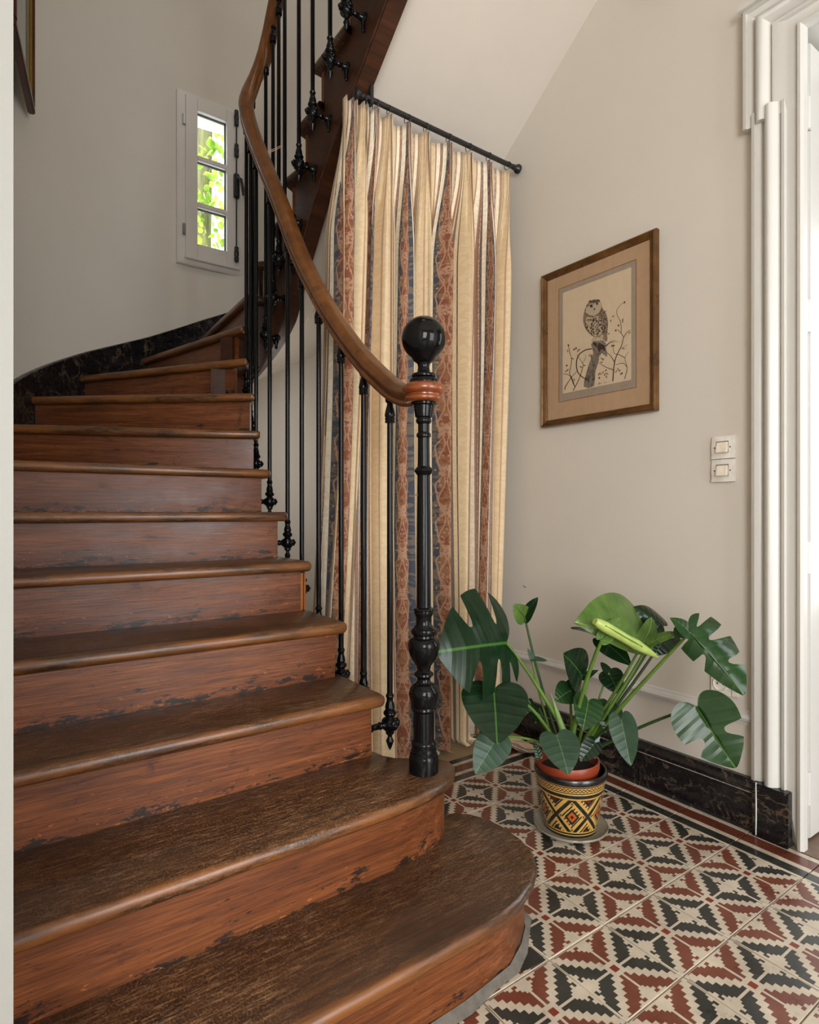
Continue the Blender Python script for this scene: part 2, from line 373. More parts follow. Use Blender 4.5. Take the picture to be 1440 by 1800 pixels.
c = n.mix(V < .115, c, grn); c = n.mix(n.band(V, .095, .115), c, cre); c = n.mix(n.band(V, .05, .068), c, cre); c = n.mix(V < .012, c, C('8A7A64'))
c = n.mix(n.val(n.noise(n.coord('Object'), 50, 4, .6), .66, .72, 0, .5), c, C('6E5A3C'))
n.color(c); POT = n.mat
GLASSY = N('clear_glass_saucer', .06, .5); GLASSY.b.inputs['Transmission Weight'].default_value = .55
GLASSY.color(C('C6BEAA')); GLASSY = GLASSY.mat
PANE = glass('window_glass', (1, 1, 1), .6); PICG = glass('picture_glass', (.985, .98, .97), .8, .02)

# ------------------------------------------------------------------ plan of the stair hall
H = .168; CX, CY, RW = 1.01, 2.59, .99                       # riser height; centre and radius of the round end wall
XL, XR, ZT = CX-RW, CX+RW, 5.5                              # left wall 0.02, right wall 2.00
def wallpt(q, ins=0.0):
    r = RW-ins
    if q <= CY: return Vector((XL+ins, q, 0))
    ph = (q-CY)/RW
    if ph <= pi: return Vector((CX-r*cos(ph), CY+r*sin(ph), 0))
    return Vector((XR-ins, CY-(q-CY-RW*pi), 0))
OQ = {3: 1.378, 4: 1.60, 5: 1.86, 6: 2.085, 7: 2.31, 8: 2.751, 9: 3.101, 10: 3.447, 11: 3.817, 12: 4.145, 13: 4.508, 14: 4.871, 15: 5.234, 16: 5.54, 17: 5.98, 18: 6.22, 19: 6.45, 20: 6.68, 21: 6.91}
IN = {3: (.902, 1.378), 4: (.902, 1.59), 5: (.905, 1.84), 6: (.91, 2.05), 7: (.925, 2.248), 8: (.925, 2.361), 9: (.925, 2.433), 10: (.925, 2.524), 11: (.934, 2.616), 12: (.978, 2.682),
      13: (1.03, 2.690), 14: (1.078, 2.655), 15: (1.098, 2.54), 16: (1.10, 2.41), 17: (1.10, 2.256), 18: (1.10, 2.034), 19: (1.10, 1.81), 20: (1.10, 1.585), 21: (1.10, 1.36)}

# ------------------------------------------------------------------ setting: walls, floors, ceilings
def struct(name, g, m, sm=None, label=None): return tag(link(name, mesh(*g, smooth=sm), m), label, kind='structure')
def arcwall(z0, z1, r0, r1, holes=()):
    aa = sorted(set([pi*k/72 for k in range(73)]+[a for h in holes for a in h[:2]])); zz = sorted(set([z0, z1]+[z for h in holes for z in h[2:]]))
    v, f = [], []; idx = {}
    def P(a, z, r):
        k = (round(a, 6), round(z, 5), r)
        if k not in idx: idx[k] = len(v); v.append((CX+r*cos(a), CY+r*sin(a), z))
        return idx[k]
    for i in range(len(aa)-1):
        for j in range(len(zz)-1):
            am, zm = (aa[i]+aa[i+1])/2, (zz[j]+zz[j+1])/2
            if any(h[0] < am < h[1] and h[2] < zm < h[3] for h in holes): continue
            for r in (r0, r1): f.append((P(aa[i], zz[j], r), P(aa[i+1], zz[j], r), P(aa[i+1], zz[j+1], r), P(aa[i], zz[j+1], r)))
    for h in holes:                                          # closed reveals
        for a in h[:2]: f.append((P(a, h[2], r0), P(a, h[2], r1), P(a, h[3], r1), P(a, h[3], r0)))
        ks = [a for a in aa if h[0]-1e-6 <= a <= h[1]+1e-6]
        for z in h[2:]:
            for a, b in zip(ks, ks[1:]): f.append((P(a, z, r0), P(b, z, r0), P(b, z, r1), P(a, z, r1)))
    return v, f
WA0, WA1 = math.acos((1.235-CX)/RW), math.acos((.945-CX)/RW)
o = struct('wall_apse', arcwall(0, ZT, RW, RW+.20, [(WA0, WA1, 2.50, 3.39)]), WALL, 60, 'curved beige plaster wall around the stair turn')
struct('wall_left', boxg(XL-.2, XL, .80, CY, 0, ZT), WALL, None, 'plaster wall on the left of the stairs')
struct('wall_hall_left', boxg(-1.6, XL-.2, .80, .95, 0, 3.6), WALL)
struct('wall_hall_far_left', boxg(-1.75, -1.6, -2.8, .95, 0, 3.6), WALL)
struct('wall_back', join(boxg(-1.75, .62, -2.75, -2.5, 0, 3.6), boxg(1.96, 2.2, -2.75, -2.5, 0, 3.6), boxg(.62, 1.96, -2.75, -2.5, 2.5, 3.6)), WALL)
DY0, DY1, DZ = -.16, .766, 2.445                            # side doorway in the right wall
struct('wall_right', join(boxg(XR, XR+.26, .832, CY, 0, ZT), boxg(XR, XR+.26, -2.75, DY0, 0, ZT), boxg(XR, XR+.26, DY0, .832, 2.475, ZT)), WALL, None, 'pale plaster wall on the right with the owl picture')
struct('ceiling_hall', boxg(-1.75, XR+.26, -2.75, .98, 3.45, 3.6), SOFF)
struct('ceiling_stairwell', boxg(XL-.2, XR+.26, .9, 4.0, ZT, ZT+.1), SOFF)
struct('wall_upper_front', boxg(XL-.2, XR+.26, .88, .98, 3.6, ZT), WALL)
# side room beyond the doorway
struct('floor_side_room', boxg(XR, 4.2, -1.6, 2.0, -.06, -.004), plain('side_room_boards', C('7A5E46'), .4))
struct('wall_side_room', join(boxg(4.2, 4.3, -1.6, 2.0, 0, 3), boxg(XR+.26, 4.3, 2.0, 2.1, 0, 3), boxg(XR+.26, 4.3, -1.7, -1.6, 0, 3)), WALL)
struct('ceiling_side_room', boxg(XR+.26, 4.3, -1.7, 2.1, 3, 3.1), SOFF)
# floor: screed with the tiles laid on it
fl = struct('floor', boxg(-1.75, XR+.02, -2.75, 1.885, -.05, -.006), GROUT, None, 'patterned cement tile floor with striped border')
fb = struct('floor_behind_curtain', boxg(XL, XR, 1.8805, CY+RW, -.05, -.002), BEIGE, None, 'plain beige floor under the curtain')
def tile_mesh(sx, sy): return bevel(boxg(.0007, sx-.0007, .0016, sy-.0016, -.012, 0), .0009, 1)
tm = tile_mesh(TS, TS); rnd = random.Random(3)
for ix in range(-8, 4):
    for iy in range(-8, 4):
        x, y = GX+ix*TS, GY+iy*TS
        if x+TS < .9 and y > 1.0 and x < .7: continue
        M = Matrix.Translation((x, y, rnd.uniform(-.0012, .0004))) @ Matrix.Rotation(rnd.uniform(-.003, .003), 4, 'X') @ Matrix.Rotation(rnd.uniform(-.003, .003), 4, 'Y')
        link('tile', tm, TILE, fl, M)
bmx = tile_mesh(.165, TS); bmy = tile_mesh(TS, .165); bmc = tile_mesh(.165, .165)
for iy in range(-8, 4): link('border_tile', bmx, BORDX, fl, Matrix.Translation((GX+4*TS, GY+iy*TS, rnd.uniform(-.001, 0))))
for ix in range(-3, 4): link('border_tile', bmy, BORDY, fl, Matrix.Translation((GX+ix*TS, GY+4*TS, rnd.uniform(-.001, 0))))
link('border_tile', bmc, BORDC, fl, Matrix.Translation((GX+4*TS, GY+4*TS, -.0005)))
tag(link('patch_tile', bevel(prismg([(.955, .925), (1.03, .918), (1.028, .99), (1.0, .985)], -.01, -.0005), .001, 1), plain('broken_black_tile', C('2A2A27'), .35), fl), 'broken dark tile wedge')
MORT = paint('grey_mortar', C('6A645B'), .9, .8, .3, 40)
T1B = [(XL, .895), (.3, .895), (.60, .895), (.80, .897), (.88, .903), (.95, .918), (1.02, .948), (1.072, .984), (1.108, 1.03), (1.128, 1.09), (1.134, 1.16), (1.126, 1.22), (1.10, 1.27)]
mo = offset(T1B, .028); mi = offset(T1B, .012); mk = len(mo)
link('mortar_fillet', mesh([(p.x, p.y, .014+.004*sin(k*2.1)) for k, p in enumerate(mo)]+[(p.x+.006*sin(k*1.7), p.y-.006*cos(k*2.3), .0008) for k, p in enumerate(mi)], [(k, k+1, mk+k+1, mk+k) for k in range(mk-1)], 60), MORT, fl)
# far tiles of the hall, behind the camera: same print on one slab
struct('floor_hall_rear', boxg(-1.75, XR, -2.75, GY-8*TS, -.012, -.001), TILE)
# skirting along the right wall: black marble lengths with a moulded top, then the door plinth
BX = 1.968
sk = empty('baseboard_right', (BX, 1.3, 0), 'black marble skirting along the right wall with chipped edges', kind='structure')
SP = [(0, 0), (0, .118), (.004, .122), (.004, .126), (-.006, .130), (-.006, .140), (.004, .146), (.010, .152), (.014, .160), (.032, .160), (.032, 0)]
for y0, y1 in ((.905, 1.31), (1.312, 1.86), (1.862, 2.58)):
    v = [(BX+a, y, b) for y in (y0, y1) for a, b in SP]; m = len(SP)
    link('marble_length', mesh(v, [tuple(range(m)), tuple(range(m, 2*m))]+[(k, (k+1) % m, m+(k+1) % m, m+k) for k in range(m)], 30), MARBLE, sk)
    link('scuffed_arris', mesh(*tubeg([(BX-.001, y0+.002, .124), (BX-.001, y1-.002, .124)], .0018, 6)), SCUFF, sk)
link('marble_plinth', bevel(boxg(1.950, XR, .800, .903, 0, .165), .002), MARBLE, sk)
link('plinth_joint', mesh(*tubeg([(1.951, .890, .005), (1.9495, .889, .08), (1.951, .890, .168)], .0022, 6)), TRIM, sk)
# dado moulding
tr = empty('trim_dado', (XR, 1.4, .345), 'slim white dado moulding low on the right wall', kind='structure')
DP = [(0, -.024), (-.006, -.022), (-.008, -.012), (-.016, -.008), (-.020, .002), (-.016, .012), (-.008, .016), (-.008, .022), (0, .026)]
v = [(XR+a, y, .345+b) for y in (.905, CY) for a, b in DP]; m = len(DP)
link('moulding', mesh(v, [tuple(range(m)), tuple(range(m, 2*m))]+[(k, (k+1) % m, m+(k+1) % m, m+k) for k in range(m)], 40), TRIM, tr)

# door casing (crossetted) and the open leaf
cs = empty('trim_door_casing', (XR, .84, 0), 'white moulded door casing with stepped upper corner', kind='structure')
prof = [(0, 0), (0, .034), (.010, .036), (.012, .030), (.022, .027), (.030, .020), (.032, .016)]
prof += [(.034+.046*k/10, .018+.030*sin(pi*(k/10)**.8*.98)**.75) for k in range(0, 11)]
prof += [(.082, .020), (.085, .030), (.094, .031), (.097, .020), (.126, .019), (.129, .030), (.137, .031), (.145, .024), (.1455, 0)]
YO = .911
def casing(path):                                            # path: list of functions w -> (y, z)
    v = []; m = len(prof)
    for fn in path: v += [(XR-d, *fn(wv)) for wv, d in prof]
    return mesh(v, [tuple(range(m)), tuple(range((len(path)-1)*m, len(path)*m))]+[(i*m+k, i*m+(k+1) % m, (i+1)*m+(k+1) % m, (i+1)*m+k) for i in range(len(path)-1) for k in range(m)], 38)
sh_ = lambda wv: .026 if wv < .096 else 0
link('jamb_moulding', casing([lambda wv: (YO-wv, .166 if wv < .1 else .0), lambda wv: (YO-wv, 2.26 if wv < .096 else 2.2218)]), TRIM, cs)
link('corner_moulding', casing([lambda wv: (YO+sh_(wv)-wv, 2.222), lambda wv: (YO+sh_(wv)-wv, 2.596-wv), lambda wv: (DY0-.4, 2.596-wv)]), TRIM, cs)
link('head_fillet', mesh(*boxg(XR-.05, XR, DY0-.4, YO+.034, 2.596, 2.612)), TRIM, cs)
link('jamb_lining', mesh(*boxg(XR, XR+.26, .822, .832, 0, 2.475)), TRIM, cs); link('head_lining', mesh(*boxg(XR, XR+.26, DY0, .822, 2.463, 2.475)), TRIM, cs)
struct('trim_threshold', boxg(XR-.03, XR+.26, DY0, .822, -.02, .001), plain('worn_threshold', C('6E5848'), .6))
dl = empty('door_1', (2.04, .74, 0), 'white panelled door leaf standing open in the right doorway', kind='structure')
link('leaf', bevel(boxg(2.045, 2.87, .777, .815, .012, 2.44), .004), TRIM, dl)
for z0, z1 in ((.2, .85), (1.0, 2.25)): link('panel_moulding', bevel(boxg(2.16, 2.74, .771, .779, z0, z1), .004), TRIM, dl)
for z in (2.215, 1.60, .87, .17):
    hg = link('hinge', mesh(*join(latheg([(.0, -.05), (.0065, -.048), (.0065, .048), (.0, .05)], 12, 2.030, .776), boxg(2.03, 2.052, .7735, .778, -.045, .045)), smooth=40), TRIM, dl, Matrix.Translation((0, 0, z)))
# white corner post of the near wall (left edge of the view)
struct('trim_left_corner', sweepg([(-.05, -.012), (.0, -.012), (.0045, -.0075), (.0045, .02), (-.05, .02)], [(XL, .80, 0), (XL, .80, 3.45)], True, Vector((1, 0, 0))), paint('dimmed_white_corner_paint', C('96958F'), .5, .05, .04, 3), 40, 'white painted wall corner at the left edge')  # white paint greyed: the weaker light on this corner is put into its colour

# ------------------------------------------------------------------ stair window and what stands outside it
wn = empty('window_1', (1.085, 3.545, 2.44), 'small white three-pane stair window with black bolt', kind='structure')
X0, X1, Z0, Z1, YW = .897, 1.282, 2.442, 3.425, 3.545
def frameg(x0, x1, z0, z1, wv, y0, y1): return join(boxg(x0, x0+wv, y0, y1, z0, z1), boxg(x1-wv, x1, y0, y1, z0, z1), boxg(x0+wv, x1-wv, y0, y1, z0, z0+wv), boxg(x0+wv, x1-wv, y0, y1, z1-wv, z1))
link('frame', mesh(*frameg(X0, X1, Z0, Z1, .05, YW, YW+.075)), WINP, wn)
link('frame_bead', mesh(*frameg(X0-.006, X1+.006, Z0-.006, Z1+.006, .012, YW+.004, YW+.03)), WINP, wn)
SX0, SX1, SZ0, SZ1 = .934, 1.245, 2.476, 3.405
sash = link('sash', bevel(boxg(SX0, 1.0, YW-.016, YW+.03, SZ0, SZ1), .002, 1), WINP, wn)
for g in (boxg(1.172, SX1, YW-.016, YW+.03, SZ0, SZ1), boxg(1.0, 1.172, YW-.016, YW+.03, 3.333, SZ1), boxg(1.0, 1.172, YW-.016, YW+.03, SZ0, 2.56)): link('sash_rail', bevel(g, .002, 1), WINP, sash)
for z in (2.792, 3.063): link('glazing_bar', bevel(boxg(1.0, 1.172, YW-.012, YW+.025, z-.014, z+.014), .004, 2), WINP, sash)
for z0, z1 in ((2.56, 2.778), (2.806, 3.049), (3.077, 3.333)):
    link('pane', mesh(*boxg(1.0, 1.172, YW+.008, YW+.012, z0, z1)), PANE, sash)
    link('spacer', mesh(*frameg(1.0, 1.172, z0, z1, .005, YW+.013, YW+.026)), DARK, sash)
link('weather_bar', bevel(boxg(SX0-.004, SX1+.004, YW-.022, YW-.0, SZ0-.012, SZ0+.004), .003), WINP, sash)
for z in (3.26, 2.63): link('hinge', bevel(boxg(.918, .935, YW-.014, YW-.001, z-.032, z+.032), .003), STEEL, wn)
bt = link('espagnolette_bolt', mesh(*latheg([(.004, 2.50), (.0045, 3.40)], 10, 1.224, YW-.03), smooth=40), BLACKM, wn)
for z, s in ((3.365, 1.3), (3.17, 1.1), (2.55, 1.25)): link('keeper', mesh(*latheg([(.003, -.038*s), (.013, -.034*s), (.014, -.016*s), (.011, -.012*s), (.014, -.006*s), (.014, .012*s), (.011, .016*s), (.013, .022*s), (.012, .034*s), (.004, .038*s)], 14, 1.224, YW-.03), smooth=30), BLACKM, bt, Matrix.Translation((0, 0, z)))
link('lock_case', bevel(boxg(1.207, 1.24, YW-.046, YW-.018, 2.885, 3.03), .006), BLACKM, bt)
link('lock_handle', mesh(*tubeg([(1.228, YW-.05, 3.0), (1.236, YW-.075, 2.98), (1.242, YW-.085, 2.93), (1.246, YW-.083, 2.885)], [.009, .010, .010, .006], 10), smooth=60), BLACKM, bt)
tree = empty('ivy_tree', (1.8, 6.2, 0), 'ivy-clad tree trunk outside the stair window', 'tree')
n = N('bark', .9); a = n.noise(n.scale(n.pos(), (14, 14, 1.5)), 1, 6, .7); n.color(n.mix(n.val(a, .3, .7), C('3E4424'), C('8A8A5A'))); n.bump(a, 1, .03); BARK = n.mat
link('trunk', mesh(*tubeg([(1.78, 6.2, 0), (1.80, 6.2, 3), (1.86, 6.22, 6.5)], [.12, .085, .065], 14), smooth=60), BARK, tree)
lv, lf = [], []; rnd = random.Random(5)
for k in range(3000):
    x, y, z = rnd.uniform(1.0, 2.9), rnd.uniform(5.0, 6.1), rnd.uniform(2.8, 5.9)
    if z-4.55 > (x-1.72)*2.2: continue
    s = rnd.uniform(.018, .045); a, b = rnd.uniform(0, 6.28), rnd.uniform(-.7, .7)
    R = Matrix.Rotation(a, 3, 'Z') @ Matrix.Rotation(pi/2+b, 3, 'X') @ Matrix.Rotation(rnd.uniform(0, 6), 3, 'Z'); k0 = len(lv)
    for q in ((0, -1, 0), (.8, -.5, .1), (.9, .2, 0), (0, 1.1, -.1), (-.9, .2, 0), (-.8, -.5, .1)): lv.append(Vector((x, y, z))+R @ (Vector(q)*s))
    lf.append(tuple(range(k0, k0+6)))
n = N('sunlit_ivy', .4); a = n.noise(n.pos(), 5, 3, .6); c = n.mix(n.val(a, .35, .65), C('5E8A20'), C('C4D254')); n.color(c)
tl = n.t.nodes.new('ShaderNodeBsdfTranslucent'); n.set(tl.inputs[0], c); ms = n.t.nodes.new('ShaderNodeMixShader'); ms.inputs[0].default_value = .5
n.t.links.new(n.b.outputs[0], ms.inputs[1]); n.t.links.new(tl.outputs[0], ms.inputs[2]); n.t.links.new(ms.outputs[0], n.out.inputs[0])
tag(link('ivy_foliage', mesh(lv, lf), n.mat), 'sunlit green ivy leaves outside the stair window', 'foliage', kind='stuff')

# ------------------------------------------------------------------ staircase
st = empty('staircase', (.45, .9, 0), 'worn dark oak winding staircase with reddish risers', 'staircase')
NOSE = [(.013, -.034), (.005, -.030), (.001, -.023), (.0, -.014), (.0025, -.0055), (.010, 0)]
def treadg(edge, back):                                       # edge: nosed outline (interior on the left), back: rest of the outline
    v, f = [], []; m = len(edge)
    for o_, z in NOSE: v += [(p.x, p.y, z) for p in offset(edge, o_)]
    for i in range(len(NOSE)-1):
        for k in range(m-1): f.append((i*m+k, i*m+k+1, (i+1)*m+k+1, (i+1)*m+k))
    b0 = len(v); v += [(p[0], p[1], -.034) for p in back]; t0 = len(v); v += [(p[0], p[1], 0) for p in back]; nb = len(back); l = (len(NOSE)-1)*m
    f.append(tuple(range(m))[::-1]+tuple(range(b0, b0+nb))[::-1]); f.append(tuple(range(l, l+m))+tuple(range(t0, t0+nb)))
    for k in range(nb-1): f.append((b0+k, b0+k+1, t0+k+1, t0+k))
    return v, f
def frame_at(O, I, z):                                        # local frame: x along the nosing
    d = (I-O).normalized(); return Matrix(((d.x, -d.y, 0, O.x), (d.y, d.x, 0, O.y), (0, 0, 1, z), (0, 0, 0, 1)))
def local(g, M): Mi = M.inverted(); return [Mi @ Vector((*p[:2], p[2]+M.translation.z)) for p in g[0]], g[1]
def rounded(a, c, b, r=.018, k=4):
    a, c, b = Vector(a[:2]), Vector(c[:2]), Vector(b[:2]); p0 = c+(a-c).normalized()*r; p1 = c+(b-c).normalized()*r
    return [(p0*(1-t)**2+c*2*t*(1-t)+p1*t*t) for t in [j/k for j in range(k+1)]]
def wallrun(q0, q1, ins):
    k = max(1, int((q1-q0)/.05)); return [wallpt(lerp(q0, q1, j/k), ins) for j in range(k+1)]
T1 = [(XL, .895), (.3, .895), (.60, .895), (.80, .897), (.88, .903), (.95, .918), (1.02, .948), (1.072, .984), (1.108, 1.03), (1.128, 1.09), (1.134, 1.16), (1.126, 1.22), (1.10, 1.27), (1.06, 1.30), (1.0, 1.31)]
T2 = [(XL, 1.13), (.3, 1.13), (.60, 1.131), (.78, 1.134), (.86, 1.142), (.93, 1.160), (.985, 1.188), (1.018, 1.222), (1.026, 1.256), (1.012, 1.288), (.985, 1.314), (.952, 1.337), (.918, 1.362), (.902, 1.39), (.896, 1.425)]
def riser_strip(path, z0, z1, th=.02):
    a, b = [Vector(p[:2]) for p in path], offset(path, th); m = len(a)
    v = [(p.x, p.y, z) for z in (z0, z1) for p in a]+[(p.x, p.y, z) for z in (z0, z1) for p in b]; f = []
    for k in range(m-1):
        f += [(k, k+1, m+k+1, m+k), (2*m+k, 3*m+k, 3*m+k+1, 2*m+k+1), (m+k, m+k+1, 3*m+k+1, 3*m+k), (k, 2*m+k, 2*m+k+1, k+1)]
    return v, f+[(0, m, 3*m, 2*m), (m-1, 3*m-1, 4*m-1, 2*m-1)]
for i, (T, back) in enumerate(((T1, [(.95, 1.24), (.6, 1.20), (XL, 1.20)]), (T2, [(.86, 1.45), (.5, 1.44), (XL, 1.44)])), 1):
    M = Matrix.Translation((XL, T[0][1], i*H)); g = treadg(T, back)
    link('tread', mesh(*local(g, M), smooth=40), TREAD, st, M)
    M = Matrix.Translation((XL, T[0][1], (i-1)*H)); rp = offset(T, .03); g = riser_strip(rp, 0, H-.033)
    link('riser', mesh(*local(g, M), smooth=40), RISER, st, M)
link('scotia', mesh(*tubeg([(*p, H-.036) for p in offset(T1, .026)], .006, 6), smooth=60), TREAD, st)
for k in range(3, 21):
    O, I = wallpt(OQ[k], .004), Vector((*IN[k], 0)); O2, I2 = wallpt(OQ[k+1], .004), Vector((*IN[k+1], 0))
    d = (I-O).normalized(); d2 = (I2-O2).normalized(); nl = Vector((-d2.y, d2.x, 0))
    Ib = I2+nl*.055+(Vector((0, 0, 0))); qb = min(OQ[k+1]+.055, 7.2)
    edge = [O, I-d*.3]+rounded(O, I, Ib)+[Ib]
    back = [Ib-d2*.06]+[p for p in wallrun(OQ[k], qb, .004)][::-1][:-1]
    if k == 20: back = [Ib-d2*.06, wallpt(OQ[21]+.05, .004)]
    M = frame_at(O, I, k*H); link('tread', mesh(*local(treadg(edge, back), M), smooth=40), TREAD, st, M)
    # riser below this tread
    nr = Vector((-d.y, d.x, 0)); a = wallpt(OQ[k], .006)+nr*.03; b = I-d*{10: .088, 11: .092}.get(k, .032)+nr*.03
    M = frame_at(O, I, (k-1)*H); link('riser', mesh(*local(riser_strip([a, lerp(a, b, .5), b], 0, H-.033), M), smooth=30), RISER, st, M)
# landing at the top
link('landing', mesh(*boxg(1.06, XR, .98, 1.37, 21*H-.06, 21*H)), TREAD, st)
# strings on the well side: cut to the steps, following the narrow turn
WC = Vector((1.0, 2.60, 0)); RS = .135
path = [Vector((WC.x-RS, y, 0)) for y in [1.40+.05*k for k in range(24)]]+[WC+Vector((RS*cos(a), RS*sin(a), 0)) for a in [pi-pi*k/24 for k in range(25)]]+[Vector((WC.x+RS, 2.60-.05*k, 0)) for k in range(1, 26)]
cum = [0]
for a, b in zip(path, path[1:]): cum.append(cum[-1]+(b-a).length)
def at_s(s):
    s = min(max(s, 0), cum[-1])
    for i in range(len(cum)-1):
        if s <= cum[i+1]: 
            t = (s-cum[i])/(cum[i+1]-cum[i]); return path[i].lerp(path[i+1], t), (path[i+1]-path[i]).normalized()
def near_s(p):
    return min(((at_s(cum[-1]*k/1500)[0]-Vector((p[0], p[1], 0))).length, cum[-1]*k/1500) for k in range(1501))[1]
SN = {k: near_s(IN[k])+{7: .065, 8: .10, 9: .145, 10: .13, 11: .10}.get(k, .053) for k in range(3, 22)}
ks = sorted(SN); 
def nose_z(s): return H*interp([SN[k] for k in ks], ks, s) if s >= SN[3] else H*(3+(s-SN[3])/.24)
samp = []
for k in ks[:-1]:
    a, b = SN[k], SN[k+1]; m = max(2, int((b-a)/.015))
    for j in range(m+1): samp.append((lerp(a+1e-4, b-1e-4, j/m), k))
v, f = [], []
def smooth_nose(s): return sum(nose_z(min(max(s+d, SN[3]), SN[21])) for d in (-.12, -.08, -.04, 0, .04, .08, .12))/7
for s, k in samp:
    p, t = at_s(s); nl = Vector((-t.y, t.x, 0)); zt = k*H-.033; zb = max(0, min(smooth_nose(s)-.44, zt-.06))
    for q, z in ((p, zt), (p, zb), (p+nl*.065, zb), (p+nl*.065, zt)): v.append((q.x, q.y, z))
for i in range(len(samp)-1):
    for j in range(4): f.append((i*4+j, i*4+(j+1) % 4, i*4+4+(j+1) % 4, i*4+4+j))
f += [(0, 1, 2, 3), tuple(4*(len(samp)-1)+j for j in (3, 2, 1, 0))]
link('string', mesh(v, f, 40), STRING, st)
# bead line along the lower edge of the upper string
link('string_bead', mesh(*tubeg([(at_s(s)[0].x, at_s(s)[0].y, smooth_nose(s)-.425) for s in [SN[12]+(SN[20]-SN[12])*j/60 for j in range(61)]], .005, 6), smooth=60), STRING, st)
link('side_batten', bevel(boxg(.873, .885, 1.875, 1.895, .672, .80), .002), SIDEW, st); link('side_batten', bevel(boxg(.893, .90, 1.885, 1.90, .672, .80), .002), SIDEW, st)
# plaster soffit under the winders and the upper flight
v, f = [], []; nf = [6+.25*j for j in range(61)]
for x in nf:
    k = int(min(x, 20)); s = lerp(SN[k], SN[k+1], x-k); p, t = at_s(s); a = p+Vector((-t.y, t.x, 0))*.06; b = wallpt(lerp(OQ[k], OQ[k+1], x-k), -.02)
    for j in range(7): q = a.lerp(b, j/6); v.append((q.x, q.y, max(.02, x*H-.365)))
for i in range(len(nf)-1):
    for j in range(6): f.append((i*7+j, i*7+j+1, i*7+8+j, i*7+7+j))
sf = struct('ceiling_stair_soffit', (v, f), SOFF, 60, 'sloping plaster soffit under the upper flight')
struct('wall_under_stairs', ([(x, y, z) for x in (.80, .866) for y, z in ((1.43, 0), (2.50, 0), (2.50, 1.0), (2.05, .62), (1.43, .30))], [(0, 1, 2, 3, 4), (9, 8, 7, 6, 5)]+[(i, (i+1) % 5, 5+(i+1) % 5, 5+i) for i in range(5)]), WALL)
# black marble stair skirting on the round wall, one piece per step
sks = empty('baseboard_stair', (.1, 2.8, 1.2), 'black veined marble skirting climbing the round wall', kind='structure')
def ow(q): return H*interp([OQ[k] for k in sorted(OQ)], sorted(OQ), q)
for k in range(4, 20):
    q0, q1 = OQ[k]+.045, OQ[k+1]+.043; m = 10; v, f = [], []
    for j in range(m+1):
        q = lerp(q0, q1, j/m); zt = ow(q-.04)+.125; zb = k*H+.001
        for ins, z in ((.016, zb), (.016, zt-.014), (.021, zt-.012), (.021, zt-.004), (.016, zt), (.001, zt), (.001, zb)):
            p = wallpt(q, ins); v.append((p.x, p.y, z))
    for j in range(m):
        for c in range(7): f.append((j*7+c, j*7+(c+1) % 7, j*7+7+(c+1) % 7, j*7+7+c))
    f += [tuple(range(7)), tuple(range(m*7+6, m*7-1, -1))]
    link('marble_piece', mesh(v, f, 30), MARBLE, sks)

# ------------------------------------------------------------------ railing: newel, handrail, balusters
rl = empty('stair_railing', (.927, 1.243, 2*H), 'black cast iron stair railing with wooden handrail and ball newel', 'railing')
NX, NY = .927, 1.243; PXM = .001476
def nz(v): return EYE+(900-v)*PXM
npf = [(1363, 24), (1362, 26), (1336, 26), (1333, 25), (1330, 24.5), (1328, 22.5), (1322, 22.5), (1318, 21), (1315, 21.5), (1311, 22.3), (1308, 21), (1306, 18.7), (1256, 18.7), (1254, 21.5), (1251, 22.6), (1248, 21.5), (1246, 21.5), (1244, 23), (1236, 24),
       (1231, 25.5), (1226, 26.4), (1220, 25.5), (1214, 23.5), (1211, 20.5), (1208, 19), (1206, 14), (1203, 12), (1198, 11.8), (1195, 14.5), (1192, 17.6), (1189, 17), (1186, 13), (1184, 11.5), (1181, 12.3),
       (1176, 13), (1170, 17.5), (1163, 22), (1154, 25.5), (1145, 27.8), (1138, 28.3), (1132, 26.5), (1128, 23), (1126, 19), (1122, 18.5), (1120, 21.5), (1116, 23), (1112, 22), (1109, 17.5), (1106, 16), (1103, 14), (1090, 14), (1086, 16.5), (1083, 17.4), (1080, 17), (1078, 18.6), (1075, 17.5), (1073, 13),
       (1068, 12.8), (950, 12.5), (850, 11.3), (842, 11.3), (838, 14.5), (834, 17.2), (830, 15), (826, 11), (820, 10.5), (776, 10.2), (774, 12.5), (771, 13), (768, 12), (766, 10), (752, 10), (749, 13), (746, 13.9), (743, 13), (741, 12.5), (739, 15.2), (722, 17.6), (720, 17.6), (718, 21), (714, 21.8), (711, 20.5), (710, 22.5), (703, 23)]
SEGN = 40
nw = link('newel_post', mesh(*latheg([(w_*PXM, nz(v_)-nz(1363)) for v_, w_ in npf], SEGN), smooth=35), IRON, rl, Matrix.Translation((NX, NY, nz(1363)+.009)))
bp = [(703, 20), (676, 20), (675, 25), (669, 25.3), (667, 24), (665, 22), (664, 18), (663, 21), (660.5, 21.4), (658, 20.5), (656.5, 14), (654, 11.6), (646, 10), (640, 11), (637, 14), (635, 17.5)]
bp += [(595.5+39*cos(a), 39*sin(a)) for a in [math.asin(17.5/39)+(pi-math.asin(17.5/39))*k/22 for k in range(1, 23)]]
link('newel_ball', mesh(*latheg([(max(w_, .2)*PXM, nz(v_)) for v_, w_ in bp], 48), smooth=40), IRON, rl, Matrix.Translation((NX, NY, 0)))
rg = [(708, 22), (708, 30), (705, 33.5), (701.5, 34.2), (698.5, 33), (697, 30.8), (695, 31), (693, 34), (689, 37.6), (685, 38.2), (680, 36.8), (676.5, 33), (675, 29), (675, 22)]
link('rail_ring', mesh(*latheg([(w_*PXM, nz(v_)) for v_, w_ in rg], 48), smooth=50), RINGW, rl, Matrix.Translation((NX, NY, 0)))
